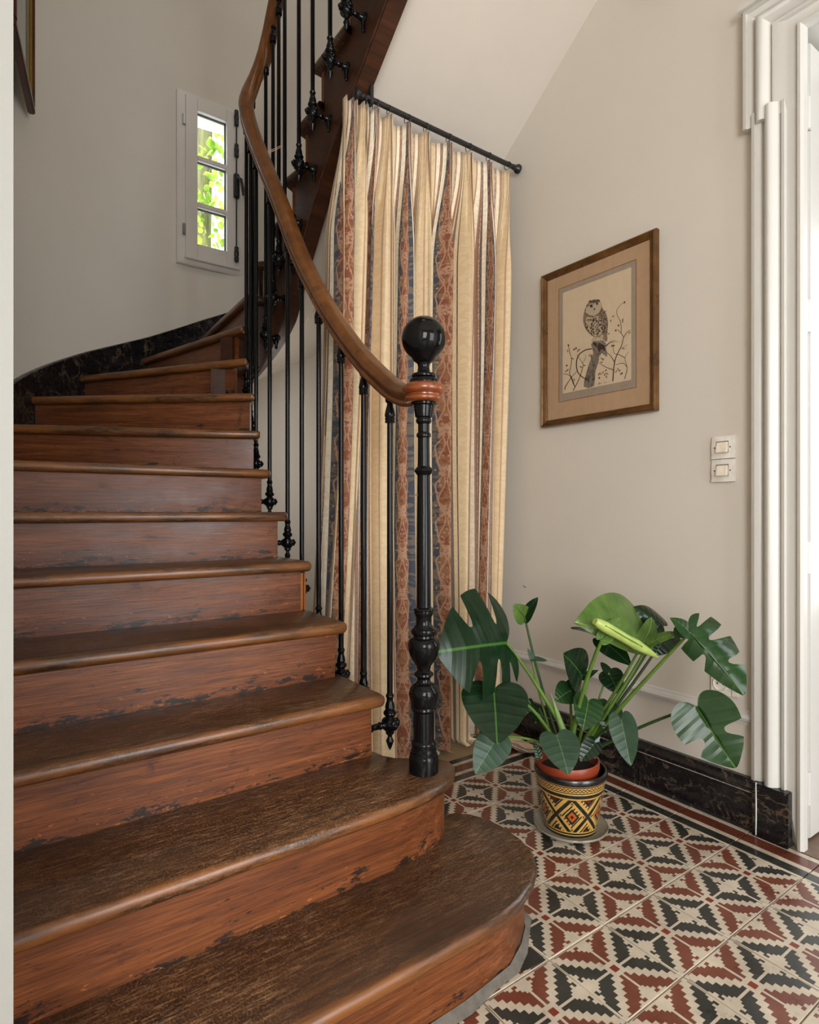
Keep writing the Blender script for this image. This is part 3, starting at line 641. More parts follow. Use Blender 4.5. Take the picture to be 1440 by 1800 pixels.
RC = [(.932, 1.27, 1.316), (.945, 1.33, 1.322), (.95, 1.39, 1.345), (.95, 1.415, 1.357), (.95, 1.493, 1.409), (.95, 1.591, 1.480), (.95, 1.749, 1.622), (.95, 1.885, 1.769), (.95, 2.033, 1.946), (.95, 2.124, 2.080), (.95, 2.232, 2.245), (.95, 2.362, 2.423),
      (.95, 2.503, 2.625), (.95, 2.585, 2.76), (.957, 2.6275, 2.845), (.9775, 2.648, 2.92), (1.005, 2.655, 2.99), (1.0325, 2.648, 3.06), (1.053, 2.6275, 3.13), (1.06, 2.59, 3.20), (1.06, 2.523, 3.29), (1.06, 2.43, 3.39), (1.06, 2.2, 3.57), (1.06, 1.9, 3.79), (1.06, 1.5, 4.09)]
rail = catmull(RC, 8)
for it in range(28): rail = [rail[0]]+[(rail[i-1]+rail[i]*2+rail[i+1])/4 for i in range(1, len(rail)-1)]+[rail[-1]]
RP = [(-.021, -.030), (-.026, -.024), (-.026, -.019), (-.021, -.013), (-.023, -.008), (-.031, -.003), (-.034, .006), (-.031, .016), (-.022, .025), (-.010, .029), (.010, .029), (.022, .025), (.031, .016), (.034, .006), (.031, -.003), (.023, -.008), (.021, -.013), (.026, -.019), (.026, -.024), (.021, -.030)]
link('handrail', mesh(*sweepg(RP, rail), smooth=50), RAILW, rl)
def rail_z(x, y, lo=False):                                    # underside of the rail above a plan point
    b = min(range(len(rail)), key=lambda i: (rail[i].x-x)**2+(rail[i].y-y)**2); return rail[b].z-.03
arc = []; cl_ = 0
for a, b in zip(rail, rail[1:]): arc.append(cl_); cl_ += Vector((b.x-a.x, b.y-a.y, 0)).length
arc.append(cl_)
def rail_at(s): 
    for i in range(len(arc)-1):
        if s <= arc[i+1]: t = (s-arc[i])/max(1e-9, arc[i+1]-arc[i]); return rail[i].lerp(rail[i+1], t)
    return rail[-1]
def rail_s(p): return arc[min(range(len(rail)), key=lambda i: (rail[i].x-p[0])**2+(rail[i].y-p[1])**2)]
BAL = [(rail_s((.95, y)), z) for y, z in ((1.44, .398), (1.586, .43), (1.728, .475), (1.88, .59), (2.018, .725), (2.155, .89), (2.324, 1.05), (2.478, 1.216))]
s0, s1 = BAL[-1][0], rail_s((1.06, 2.43)); BAL += [(lerp(s0, s1, k/7), lerp(1.216, 2.281, k/7)) for k in range(1, 7)]
BAL += [(rail_s((1.06, y)), z) for y, z in ((2.43, 2.281), (2.29, 2.45), (2.148, 2.595), (2.005, 2.715), (1.872, 2.82), (1.73, 2.93), (1.59, 3.04))]
# shared fittings, origin at the centre of the boss; the arm runs along +x
pend = mesh(*join(latheg([(.0085, .088), (.0105, .086), (.0125, .080), (.0105, .076), (.0095, .072), (.0095, .066), (.013, .056), (.0145, .046), (.012, .042), (.018, .036), (.0195, .031), (.016, .024), (.011, .021), (.014, .017), (.0195, .012), (.0215, .002), (.0205, -.010), (.016, -.018), (.0125, -.021), (.0125, -.027), (.009, -.031),
                          (.0065, -.034), (.0065, -.037), (.009, -.043), (.0118, -.049), (.0095, -.056), (.005, -.068), (.0005, -.076)], 20),
                  *[latheg([(.001, .030), (.006, .029), (.009, .026), (.0125, .023), (.012, .019), (.010, .014), (.008, .0)], 12) if 0 else ([], [])]), smooth=35)
def along(g, M): return [M @ Vector(p) for p in g[0]], g[1]
ros = latheg([(.0105, .012), (.0115, .020), (.0135, .022), (.0135, .025), (.010, .027), (.0075, .0275), (.0065, .031), (.003, .0335), (.0003, .034)], 14)
boss = mesh(*join(along(ros, Matrix.Rotation(radians(-90), 4, 'Y')), along(ros, Matrix.Rotation(radians(90), 4, 'X')), along(ros, Matrix.Rotation(radians(-90), 4, 'X'))), smooth=40)
def armg(L):
    return mesh(*join(along(latheg([(.012, .016), (.0135, .021), (.010, .025), (.0085, .028), (.0115, .034), (.009, .038), (.0085, L-.026), (.012, L-.022), (.0135, L-.016), (.0165, L-.011), (.0215, L-.006), (.0215, L)], 16), Matrix.Rotation(pi/2, 4, 'Y')),
                      along(latheg([(.004, -.05), (.008, -.042), (.006, -.034), (.010, -.022), (.010, 0)], 10), Matrix.Translation((L-.006, 0, 0)))), smooth=40)
arm_s, arm_l = armg(.084), armg(.075)
topc = [(.0085, -.080), (.0135, -.079), (.015, -.075), (.0135, -.071), (.015, -.067), (.0135, -.063), (.0155, -.058), (.0145, -.050), (.011, -.036), (.0085, -.026), (.0085, -.022), (.0125, -.019), (.014, -.012), (.012, -.004), (.010, .004)]
topm = mesh(*latheg(topc, 18), smooth=35)
for s, zb in BAL:
    p = rail_at(s); zt = p.z-.028; up = p.x > 1.0 and p.y < 2.56
    if p.y < 2.58 and p.x < 1: dirv = Vector((-1, 0, 0))
    elif up: dirv = Vector((1, 0, 0))
    else: dirv = (Vector((p.x, p.y, 0))-WC).normalized() if True else None
    L = (WC.x+RS-p.x) if up else (p.x-(WC.x-RS)) if dirv.x == -1 else RS-(Vector((p.x, p.y, 0))-WC).length
    M = Matrix.Translation((p.x, p.y, zb)) @ Matrix.Rotation(atan2(dirv.y, dirv.x), 4, 'Z')
    b = link('baluster', mesh(*latheg([(.0085, .08), (.0088, (zt-zb)*.5), (.0082, zt-zb-.076)], 14), smooth=60), IRON, rl, M)
    link('pendant', pend, IRON, b, M); link('rosette', boss, IRON, b, M)
    link('bracket_arm', armg(max(L, .05)), IRON, b, M)
    link('top_collar', topm, IRON, b, Matrix.Translation((p.x, p.y, zt)))
for k, (pts, lab) in enumerate((([(.955, 1.915, 1.735), (.942, 1.93, 1.72), (.925, 1.90, 1.70), (.905, 1.89, 1.665)], 'short length of pale string knotted to a baluster'), ([(.965, 2.50, 2.585), (1.0, 2.47, 2.575), (1.05, 2.43, 2.60)], 'thin pale string tied between handrail and baluster'))):
    tag(link('string_tie', mesh(*join(tubeg(catmull(pts, 6), .0012, 5), tubeg(catmull([Vector(q)+Vector((0, .004, -.008*(j % 2))) for j, q in enumerate(pts)], 6), .0012, 5)))), lab, 'string').data.materials.append(plain('cotton_string', C('C9A98C'), .9)) if 0 else tag(link('string_tie', mesh(*tubeg(catmull(pts, 6)+catmull([Vector(q)+Vector((0, .004, -.006)) for q in pts], 6)[::-1], .0012, 5)), plain('cotton_string', C('C9A98C'), .9)), lab, 'string')
link('newel_eyelet', mesh(*tubeg([(NX-.02+.0075*cos(a)-.0075, NY-.0+.0075*sin(a)*.9, nz(870)) for a in [2*pi*k/16 for k in range(17)]], .0013, 6)), STEEL, rl)

# ------------------------------------------------------------------ curtain and rod
YR, ZR = 1.936, 2.572
rd = empty('curtain_rod', (1.15, YR, ZR), 'black metal curtain rod with knob ends under the stairs', 'curtain rod')
link('rod', mesh(*tubeg([(1.135, YR, ZR+.004), (1.955, YR, ZR)], .0105, 14), smooth=60), BLACKM, rd)
knob = latheg([(.006, -.012), (.012, -.008), (.012, 0), (.009, .003), (.018, .012), (.021, .020), (.020, .026), (.010, .030)], 18)
for x, sgn in ((1.958, 1), (1.150, -1)): link('finial', mesh(*along(knob, Matrix.Rotation(sgn*pi/2, 4, 'Y')), smooth=40), BLACKM, rd, Matrix.Translation((x, YR, ZR)))
link('wall_bracket', bevel(boxg(1.185, 1.20, YR-.012, YR+.012, ZR-.02, ZR+.055), .002), BLACKM, rd)
RX = [1.075, 1.118, 1.165, 1.215, 1.275, 1.365, 1.455, 1.575, 1.685, 1.80, 1.915]
for x in RX[2:]:
    t = random.uniform(-.35, .35); link('ring', mesh(*tubeg([(0+.017*sin(a)*sin(t), .017*sin(a)*cos(t), .017*cos(a)-.006) for a in [2*pi*k/20 for k in range(21)]], .0016, 6), smooth=60), BLACKM, rd, Matrix.Translation((x, YR, ZR)))
cu = []                                                       # cross-sections of the cloth, sampled along its width
SPAN = [.20, .19, .20, .21, .23, .25, .25, .27, .26, .25]
rnd = random.Random(11)
amp = [rnd.uniform(.045, .074) for _ in range(40)]; skew = [rnd.uniform(-.022, .022) for _ in range(40)]
upos = 0; U0 = [0]
for L in SPAN: upos += L; U0.append(upos)
UT = upos
XB = [1.045, 1.085, 1.135, 1.19, 1.265, 1.36, 1.455, 1.565, 1.675, 1.785, 1.90]
def cloth(u, t):
    k = max(i for i in range(len(SPAN)) if U0[i] <= u+1e-9); L = SPAN[k]; c = (u-U0[k])/L
    # heading: pinch pleats at the rings, flat cloth between them
    pin = .19; xa, xb = RX[k], RX[k+1]
    if c < pin: xt = xa+.004+.005*(c/pin); yt = -.030*abs(sin(pi*1.5*c/pin))-.006
    elif c > 1-pin: d = (1-c)/pin; xt = xb-.004-.005*d; yt = -.030*abs(sin(pi*1.5*d))-.006
    else: e = (c-pin)/(1-2*pin); xt = lerp(xa+.009, xb-.009, e); yt = -.004+.014*sin(pi*e)
    # body: rounded folds, forward at each pleat
    ph = 2*pi*c; A = lerp(amp[k], amp[k+1], c)*(1+.25*sin(3*t+k)); wob = .5*sin(2.2*t+k*1.7)
    yb = -A*cos(ph+.45*sin(ph+wob))+.02*sin(2*ph+k)*(.3+.7*t)-.012*cos(3*ph+k*2.1+2*t)
    xb_ = lerp(XB[k], XB[k+1], c)+(.016+.012*sin(k*2.3))*sin(ph*1.0+wob)+.010*sin(2*ph+k*1.3+1.5*t)+skew[k]*sin(pi*c)
    w_ = sstep(.012, .20, t); x = lerp(xt, xb_, w_); y = lerp(yt, yb, w_)
    sw = .03*sstep(.0, .6, t); x += (1-sstep(0, .7, t))*.0-.03*sin(pi*t)*(1-(u/UT))*.0
    if u/UT > .75: x += .03*sin(pi*min(1, t*1.15))*((u/UT-.75)/.25)
    if u/UT < .3: x -= .075*sstep(.35, 1, t)*(1-u/UT/.3)
    return x, y+sw
NC, NR = 460, 84; v, uvs, f = [], [], []
for j in range(NR+1):
    t = j/NR
    for i in range(NC+1):
        u = UT*i/NC; x, y = cloth(u, t); r = u/UT
        length = 2.545+.16*exp(-((r-.42)/.14)**2)+.05*exp(-((r-.02)/.1)**2)+.20*exp(-((r-.90)/.06)**2)
        top = ZR-.022-.010*sstep(0, 1, abs(((u % .23)/.23)-.5)*2); dep = length*t; z = top-dep; ex = 0
        if z < .012: ex = .012-z; z = .008+.014*abs(sin(ex*30+r*40)); y -= ex*1.1-.0; x += ex*.25
        v.append((x, YR+.02+y, z)); kk = max(q_ for q_ in range(len(SPAN)) if U0[q_] <= u+1e-9); uvs.append(((kk+(u-U0[kk])/SPAN[kk])*.22+.02, dep))
for j in range(NR):
    for i in range(NC): a = j*(NC+1)+i; f.append((a, a+1, a+NC+2, a+NC+1))
me = mesh(v, f, 180, uvs)
ct = tag(link('curtain', me, CURT), 'long cream curtain with rust and navy brocade stripes hanging under the stairs', 'curtain')
sm = ct.modifiers.new('thickness', 'SOLIDIFY'); sm.thickness = .0016
# ------------------------------------------------------------------ pictures
PX = 1.985
def P2(u, v, off=0): p = onx(u, v, 1.99); return p
pic = empty('owl_picture', (PX, 1.515, 1.375), 'gilt framed owl drawing with wide beige mount on the right wall', 'picture')
y0, y1, z0, z1 = 1.7925, 1.245, 1.3755, 2.036                    # left, right, bottom, top edges of the frame
GILT = wood('gilt_bronze_frame', C('3E2810'), C('6E4A22'), C('96703E'), .3, (4, 4, 4)); GILT.node_tree.nodes['Principled BSDF'].inputs['Metallic'].default_value = .35
fp = [(0, 0), (0, .018), (.003, .024), (.008, .026), (.012, .022), (.016, .021), (.022, .016), (.026, .016), (.029, .010), (.030, 0)]
corners = [(y0, z0, 1, 1), (y1, z0, -1, 1), (y1, z1, -1, -1), (y0, z1, 1, -1)]
for k in range(4):                                              # four mitred sides
    a, b = corners[k], corners[(k+1) % 4]; v = []
    for cy, cz, sy, sz in (a, b): v += [(XR-.004-d, cy-sy*wv, cz+sz*wv) for wv, d in fp]
    m = len(fp); link('frame_side', mesh(v, [tuple(range(m)), tuple(range(m, 2*m))]+[(i, (i+1) % m, m+(i+1) % m, m+i) for i in range(m)], 35), GILT, pic)
def flat(ya, yb, za, zb, x): return boxg(x, x+.0006, yb, ya, za, zb)
MOUNT = plain('beige_mount', C('B7987A'), .8, var=.04); GREYM = plain('grey_inner_mount', C('9C8E80'), .8, var=.04); PAPER = plain('cream_paper', C('D2BFA4'), .8, var=.03)
link('mount', mesh(*flat(y0-.026, y1+.026, z0+.026, z1-.026, 1.9862)), MOUNT, pic)
link('inner_mount', mesh(*flat(1.70, 1.333, 1.4755, 1.9525, 1.9852)), GREYM, pic)
link('mount_bevel', mesh(*join(flat(1.702, 1.331, 1.4735, 1.4757, 1.9854), flat(1.702, 1.331, 1.9523, 1.9547, 1.9848), flat(1.702, 1.6996, 1.4735, 1.9547, 1.985), flat(1.3334, 1.331, 1.4735, 1.9547, 1.985))), plain('mount_edge', C('7A5636'), .8), pic)
pp_ = link('print', mesh(*flat(1.680, 1.3525, 1.5065, 1.931, 1.9842)), PAPER, pic)
INK = plain('brown_ink', C('3C2C22'), .9, var=.3, sc_=300); INKG = plain('grey_pencil', C('7E756A'), .9, var=.3, sc_=300); REDB = plain('red_berry_ink', C('6E2E1C'), .9); PALEF = plain('pale_feather', C('B7A890'), .9, var=.1, sc_=300); MIDF = plain('speckled_feather', C('86735F'), .9, var=.35, sc_=260)
OC = lambda a, b: onx(980+a/7.5, 480+b/7.5, 1.99)               # coordinates of the drawing
def ink(name, polys, mat_, x): 
    v, f = [], []
    for P in polys:
        k = len(v); v += [(x, q.y, q.z) for q in (OC(*p) for p in P)]; f.append(tuple(range(k, k+len(P))))
    return link(name, mesh(v, f), mat_, pp_)
def stroke(P, w0, w1=None):
    P = catmull([(a, b, 0) for a, b in P], 5); w1 = w0 if w1 is None else w1; n_ = len(P); L, R = [], []
    for i in range(n_):
        t = (P[min(i+1, n_-1)]-P[max(i-1, 0)]).normalized(); w_ = lerp(w0, w1, i/(n_-1))/2; L.append((P[i].x-t.y*w_, P[i].y+t.x*w_)); R.append((P[i].x+t.y*w_, P[i].y-t.x*w_))
    return [(L[i], L[i+1], R[i+1], R[i]) for i in range(n_-1)]
def ell(cx, cy, rx, ry, rot=0, k=14): return [(cx+rx*cos(a)*cos(rot)-ry*sin(a)*sin(rot), cy+rx*cos(a)*sin(rot)+ry*sin(a)*cos(rot)) for a in [2*pi*j/k for j in range(k)]]
def leafp(cx, cy, l, rot): return ell(cx, cy, l, l*.42, rot, 10)
body = [(385, 470), (365, 560), (360, 640), (380, 720), (420, 780), (460, 820), (500, 850), (560, 850), (600, 860), (640, 900), (668, 905), (675, 860), (665, 790), (682, 700), (680, 620), (655, 540), (610, 470), (590, 400), (560, 352), (500, 350), (440, 380), (400, 420)]
ink('owl_body', [[(x, y) for x, y in body]], MIDF, 1.9837)
ink('owl_breast', [[(400, 590), (385, 650), (405, 730), (450, 800), (520, 840), (580, 820), (610, 760), (600, 680), (580, 600), (540, 560), (460, 570)]], PALEF, 1.9834)
ink('owl_face', [[(392, 470), (385, 520), (430, 560), (490, 572), (560, 530), (600, 450), (580, 380), (520, 400), (440, 410)]], PALEF, 1.9834)
rnd = random.Random(2); sp = []
for k in range(150):
    x, y = rnd.uniform(385, 600), rnd.uniform(570, 820)
    if (x-500)**2/110**2+(y-690)**2/140**2 < 1: sp.append(ell(x, y, rnd.uniform(4, 8), rnd.uniform(7, 15), rnd.uniform(-.3, .3), 6))
for k in range(110): x, y = rnd.uniform(580, 675), rnd.uniform(500, 800); sp.append(ell(x, y, rnd.uniform(4, 8), rnd.uniform(5, 11), .4, 6)) if abs(x-630-(650-y)*-.06) < 42 else None
for k in range(70): x = rnd.uniform(430, 570); sp.append(ell(x, rnd.uniform(360, 392)-(x-500)*.12, 4, 5, 0, 6))
sp += stroke([(395, 540), (440, 572), (500, 580), (570, 535), (605, 460)], 9, 5)+stroke([(395, 440), (440, 428), (500, 412)], 8, 4)+stroke([(520, 395), (560, 375), (585, 372)], 8, 5)+stroke([(385, 470), (362, 560), (360, 650), (385, 730), (440, 800)], 5, 4)
ink('owl_feather_marks', sp, INK, 1.9831)
ink('owl_wing_spots', [ell(rnd.uniform(600, 670), rnd.uniform(490, 780), 4, 6, .4, 6) for k in range(46)], PALEF, 1.9828)
ink('owl_eyes', [ell(463, 437, 17, 17), ell(540, 410, 14, 15), [(490, 470), (515, 468), (507, 500)], *stroke([(440, 450), (465, 460), (485, 445)], 5)], DARK, 1.9826)
ink('owl_legs', [[(500, 840), (460, 890), (470, 920), (520, 890), (560, 860)], [(600, 810), (560, 870), (540, 900), (580, 900), (630, 830)]], PALEF, 1.9832)
ink('stump', [[(455, 940), (470, 990), (490, 1040), (470, 1110), (430, 1200), (400, 1300), (370, 1400), (360, 1500), (420, 1520), (500, 1490), (510, 1380), (520, 1260), (555, 1180), (560, 1080), (600, 1060), (668, 1110), (670, 1050), (650, 980), (655, 930), (620, 890), (560, 890), (500, 900)]], INKG, 1.9836)
stp = []
for k in range(90):
    t = rnd.random(); y = lerp(900, 1480, t); cx = interp([900, 1050, 1200, 1350, 1480], [560, 530, 490, 455, 440], y); hw = interp([900, 1050, 1200, 1480], [95, 60, 58, 62], y)
    x = cx+rnd.uniform(-hw, hw); stp += stroke([(x, y), (x-8, y+25), (x-10, y+50)], rnd.uniform(3, 8), 1)
stp += [[(560, 920), (640, 960), (650, 1040), (600, 1000), (560, 1050), (540, 980)], [(480, 910), (540, 930), (530, 980), (490, 950)]]
ink('stump_shading', stp, INK, 1.9830)
tw = []
for P, a, b in (([(470, 1000), (380, 1020), (300, 1080), (265, 1180), (280, 1300), (340, 1370), (430, 1420)], 14, 12), ([(160, 960), (175, 1040), (200, 1140), (190, 1240), (175, 1320), (210, 1400), (245, 1505)], 6, 9), ([(95, 1330), (180, 1360), (230, 1480)], 6, 8), ([(120, 1540), (115, 1510), (190, 1390), (270, 1300)], 12, 6),
                ([(220, 1555), (300, 1400), (350, 1240), (345, 1190), (270, 1080)], 10, 5), ([(350, 1190), (390, 1110), (380, 1070)], 5, 3), ([(745, 1430), (765, 1200), (800, 1080), (860, 960), (890, 850), (935, 780), (980, 755)], 15, 5), ([(890, 850), (850, 790), (805, 745)], 8, 6), ([(855, 790), (850, 660), (805, 560), (800, 490), (850, 420), (900, 390)], 8, 4),
                ([(770, 1180), (720, 1100), (660, 1045)], 10, 6), ([(760, 1280), (660, 1245), (560, 1185)], 9, 5), ([(900, 1400), (935, 1260), (905, 1130), (950, 1045)], 8, 4), ([(905, 1120), (830, 1080), (765, 1060), (750, 970)], 8, 4), ([(930, 1240), (880, 1190), (780, 1215)], 8, 5), ([(650, 970), (720, 910), (800, 890)], 16, 3), ([(720, 925), (790, 915), (860, 905)], 5, 2), ([(850, 1000), (900, 970), (940, 945)], 5, 3)): tw += stroke(P, a, b)
tag(ink('twigs', tw, INK, 1.9833), kind='stuff')
ink('rose_hips', [ell(x, y, 11, 15, .3, 8) for x, y in ((160, 955), (235, 1010), (260, 995), (138, 1222), (785, 760), (900, 390), (735, 962), (758, 960), (865, 1325), (568, 1385), (820, 695))], REDB, 1.9831)['kind'] = 'stuff'
ink('twig_leaves', [leafp(x, y, 20, r) for x, y, r in ((718, 635, 2), (750, 575, 2.4), (875, 640, 1.6), (875, 620, 2), (690, 805, 0), (215, 1130, .6), (130, 1295, 2.5), (150, 1280, 2), (285, 1030, 2), (300, 1015, 2.4), (325, 1240, .2), (370, 1220, .4), (440, 1090, 2.2), (465, 1100, 1.8), (600, 1130, .5), (620, 1145, 2.2), (595, 1180, .3), (560, 1340, 2), (580, 1330, 1),
      (615, 1315, 2.2), (655, 1285, 2.2), (640, 1340, 2), (660, 1370, 1.4), (670, 1330, .6), (790, 1300, 2), (815, 1270, 1.2), (835, 1290, 2), (850, 1335, 2.3), (235, 1410, 1.5), (885, 1000, .2), (965, 790, 2.4), (150, 1030, 1.4))], MIDF, 1.9832)
ink('signature', stroke([(523, 1465), (540, 1464)], 3)+stroke([(550, 1478), (570, 1440), (562, 1470), (580, 1455), (585, 1462), (592, 1450), (605, 1458)], 3)+stroke([(640, 1440), (630, 1452), (650, 1448), (660, 1440), (672, 1446)], 3)+stroke([(690, 1438), (706, 1435)], 3), INK, 1.9832)
ink('pencil_signature', stroke([(838, 1500), (850, 1480), (846, 1498), (865, 1490), (885, 1492)], 2.5)+stroke([(900, 1485), (905, 1470), (912, 1482), (930, 1474), (940, 1470)], 2.5)+stroke([(475, 1530), (500, 1526), (528, 1520)], 4)+stroke([(485, 1548), (522, 1540)], 3), INKG, 1.9846)
link('picture_glass', mesh(*flat(y0-.024, y1+.024, z0+.024, z1-.024, 1.9795)), PICG, pic)

pb = empty('stair_picture', (.11, 2.66, 2.66), 'dark wooden framed picture on the round wall, cut by the left edge', 'picture')
A, B = Vector((.0555, 2.50, 0)), Vector((.142, 3.02, 0)); ax = (B-A).normalized(); nr_ = Vector((ax.y, -ax.x, 0))
PBM = Matrix(((ax.x, nr_.x, 0, A.x+nr_.x*.004), (ax.y, nr_.y, 0, A.y+nr_.y*.004), (0, 0, 1, 2.705), (0, 0, 0, 1))); W_, H_ = (B-A).length, .78
fcol = wood('picture_frame_mahogany', C('2A1208'), C('4A2410'), C('5E3216'), .3, (6, 6, 6))
for g in (boxg(0, W_, 0, .028, 0, .03), boxg(0, W_, 0, .028, H_-.03, H_), boxg(0, .03, 0, .028, .03, H_-.03), boxg(W_-.03, W_, 0, .028, .03, H_-.03)): link('frame_side', bevel(g, .005), fcol, pb, PBM)
link('gilt_slip', mesh(*join(boxg(.03, W_-.03, .012, .020, .03, .037), boxg(W_-.037, W_-.03, .012, .020, .03, H_-.03), boxg(.03, .037, .012, .020, .03, H_-.03))), plain('gilt', C('A07A30'), .3, .6), pb, PBM)
link('print', mesh(*boxg(.03, W_-.03, .004, .009, .03, H_-.03)), plain('grey_green_print', C('9CA39A'), .7, var=.2, sc_=6), pb, PBM)
link('picture_glass', mesh(*boxg(.034, W_-.034, .010, .0115, .034, H_-.034)), PICG, pb, PBM)

# ------------------------------------------------------------------ switches, socket, nail
for i, (zc, lab) in enumerate(((1.2215, 'upper of two ivory rocker light switches beside the doorway'), (1.145, 'lower of two ivory rocker light switches beside the doorway'))):
    s_ = empty('light_switch', (XR, 1.013, zc), lab, 'light switch', 'light switches beside the door')
    yc = 1.013; v = []
    prof_ = [(.038, .006), (.020, .008), (.0, .0105), (-.020, .008), (-.037, .011)]            # waved plate, top to bottom
    for hz, dp in prof_:
        for hy in (-.038, -.030, 0, .030, .038): v.append((XR-dp-(.0 if abs(hy) > .035 else .002), yc+hy, zc+hz*(.99)))
    ff = [(r*5+c, r*5+c+1, r*5+6+c, r*5+5+c) for r in range(4) for c in range(4)]; k = len(v)
    v += [(XR-.0003, yc+hy, zc+hz) for hy, hz in ((-.038, .038), (.038, .038), (.038, -.037), (-.038, -.037))]
    ff += [(k, k+1, 4, 3, 2, 1, 0), (k+1, k+2, 24, 19, 14, 9, 4), (k+2, k+3, 20, 21, 22, 23, 24), (k+3, k, 0, 5, 10, 15, 20)]
    link('plate', mesh(v, ff, 30), PLUG, s_)
    link('rocker_well', mesh(*boxg(XR-.0128, XR-.010, yc-.020, yc+.020, zc-.018, zc+.021)), plain('switch_gap', C('8A7F70'), .5), s_)
    link('rocker', bevel(([(XR-.010, yc-.0185, zc-.019), (XR-.010, yc+.0185, zc-.019), (XR-.010, yc-.0185, zc+.019), (XR-.010, yc+.0185, zc+.019), (XR-.024, yc-.0185, zc-.017), (XR-.024, yc+.0185, zc-.017), (XR-.0145, yc-.0185, zc+.019), (XR-.0145, yc+.0185, zc+.019)],
         [(0, 1, 3, 2), (4, 6, 7, 5), (0, 4, 5, 1), (2, 3, 7, 6), (0, 2, 6, 4), (1, 5, 7, 3)]), .003), ROCK, s_)
    for hy in (-.0255, .0255): link('screw', mesh(*along(latheg([(.0024, 0), (.0024, .0015)], 10), Matrix.Rotation(-pi/2, 4, 'Y'))), DARK, s_, Matrix.Translation((XR-.0118, yc+hy, zc)))
so_ = empty('wall_socket', (XR, 1.02, .437), 'white wall socket low beside the doorway behind a leaf', 'socket')
link('plate', bevel(boxg(XR-.009, XR, .985, 1.055, .402, .473), .003), PLUG, so_)
link('plate_side', bevel(boxg(XR-.011, XR, .962, .984, .405, .47), .002), PLUG, so_)
RX90 = Matrix.Translation((XR-.009, 1.021, .437)) @ Matrix.Rotation(-pi/2, 4, 'Y')
link('socket_collar', mesh(*latheg([(.023, -.001), (.0235, .004), (.0215, .005), (.020, .001)], 28, caps=False), smooth=50), ROCK, so_, RX90); link('socket_well', mesh(*latheg([(.0205, .0004), (.001, .0005)], 28), smooth=40), PLUG, so_, RX90)
for a, b in ((.0095, 0), (-.0095, 0)): link('contact_hole', mesh(*latheg([(.0028, 0), (.0028, .0012)], 10)), DARK, so_, RX90 @ Matrix.Translation((b, a, 0)))
link('earth_pin', mesh(*latheg([(.003, 0), (.003, .012), (.001, .015)], 10)), STEEL, so_, RX90 @ Matrix.Translation((.011, 0, 0)))
tag(link('wall_nail', mesh(*tubeg([(XR, 1.904, .667), (XR-.012, 1.904, .669), (XR-.016, 1.904, .676)], .0016, 6)), STEEL), 'small bent nail in the wall beside the curtain', 'nail')

# ------------------------------------------------------------------ pot, saucer and plant
PC = Vector((1.528, 1.2626, 0))
sau = tag(link('glass_saucer', mesh(*latheg([(.002, .004), (.085, .004), (.098, .006), (.110, .012), (.1155, .017), (.1165, .0155), (.1165, .011), (.100, .001), (.06, .0), (.002, .0)], 48), smooth=40), GLASSY, None, Matrix.Translation(PC)), 'clear glass saucer under the painted pot', 'saucer')
pf = [(.070, 0), (.0815, .0), (.0825, .003), (.109, .168), (.1125, .171), (.1145, .178), (.1145, .187), (.1115, .191), (.106, .190), (.103, .183), (.079, .02), (.07, .012), (.001, .012)]
g = latheg(pf, 64, caps=False); v, f = g; zmax = .191
me = bpy.data.meshes.new('pot'); me.from_pydata([tuple(p) for p in v], [], f); bm = bmesh.new(); bm.from_mesh(me); bmesh.ops.recalc_face_normals(bm, faces=bm.faces); bm.to_mesh(me); bm.free()
l = me.uv_layers.new(name='UVMap')
for poly in me.polygons:
    us = [(atan2(v[me.loops[i].vertex_index][1], v[me.loops[i].vertex_index][0])/(2*pi)) % 1 for i in poly.loop_indices]
    wrap = max(us)-min(us) > .5
    inner = poly.center.xy.length < .104 and sum(v[me.loops[i].vertex_index][2] for i in poly.loop_indices)/4 < .18 and all(me.loops[i].vertex_index >= 64*8 for i in poly.loop_indices)
    for i, u in zip(poly.loop_indices, us): l.data[i].uv = (u+1 if wrap and u < .5 else u, 1.0 if inner else v[me.loops[i].vertex_index][2]/zmax)
me.shade_smooth(); me.set_sharp_from_angle(angle=radians(40))
POTM = Matrix.Translation(PC+Vector((0, 0, .0045))) @ Matrix.Rotation(radians(-137.6+30), 4, 'Z')
tag(link('painted_pot', me, POT, None, POTM), 'black pot painted with cream and orange diamond pattern', 'pot')
ng = empty('nursery_pot', PC+Vector((0, 0, .018)), 'terracotta-coloured plastic nursery pot inside the painted pot', 'pot')
TM = Matrix.Translation(PC+Vector((.0, .0, .018))) @ Matrix.Rotation(radians(-3), 4, Vector((1, .3, 0)))
link('body', mesh(*latheg([(.062, 0), (.074, .002), (.0935, .165), (.0965, .168), (.099, .176), (.1005, .196), (.0985, .199), (.0955, .198), (.0935, .18), (.088, .165), (.086, .16)], 48), smooth=40), TERRA, ng, TM)
link('soil', mesh(*latheg([(.090, .168), (.05, .176), (.002, .178)], 32), smooth=60), SOIL, ng, TM)

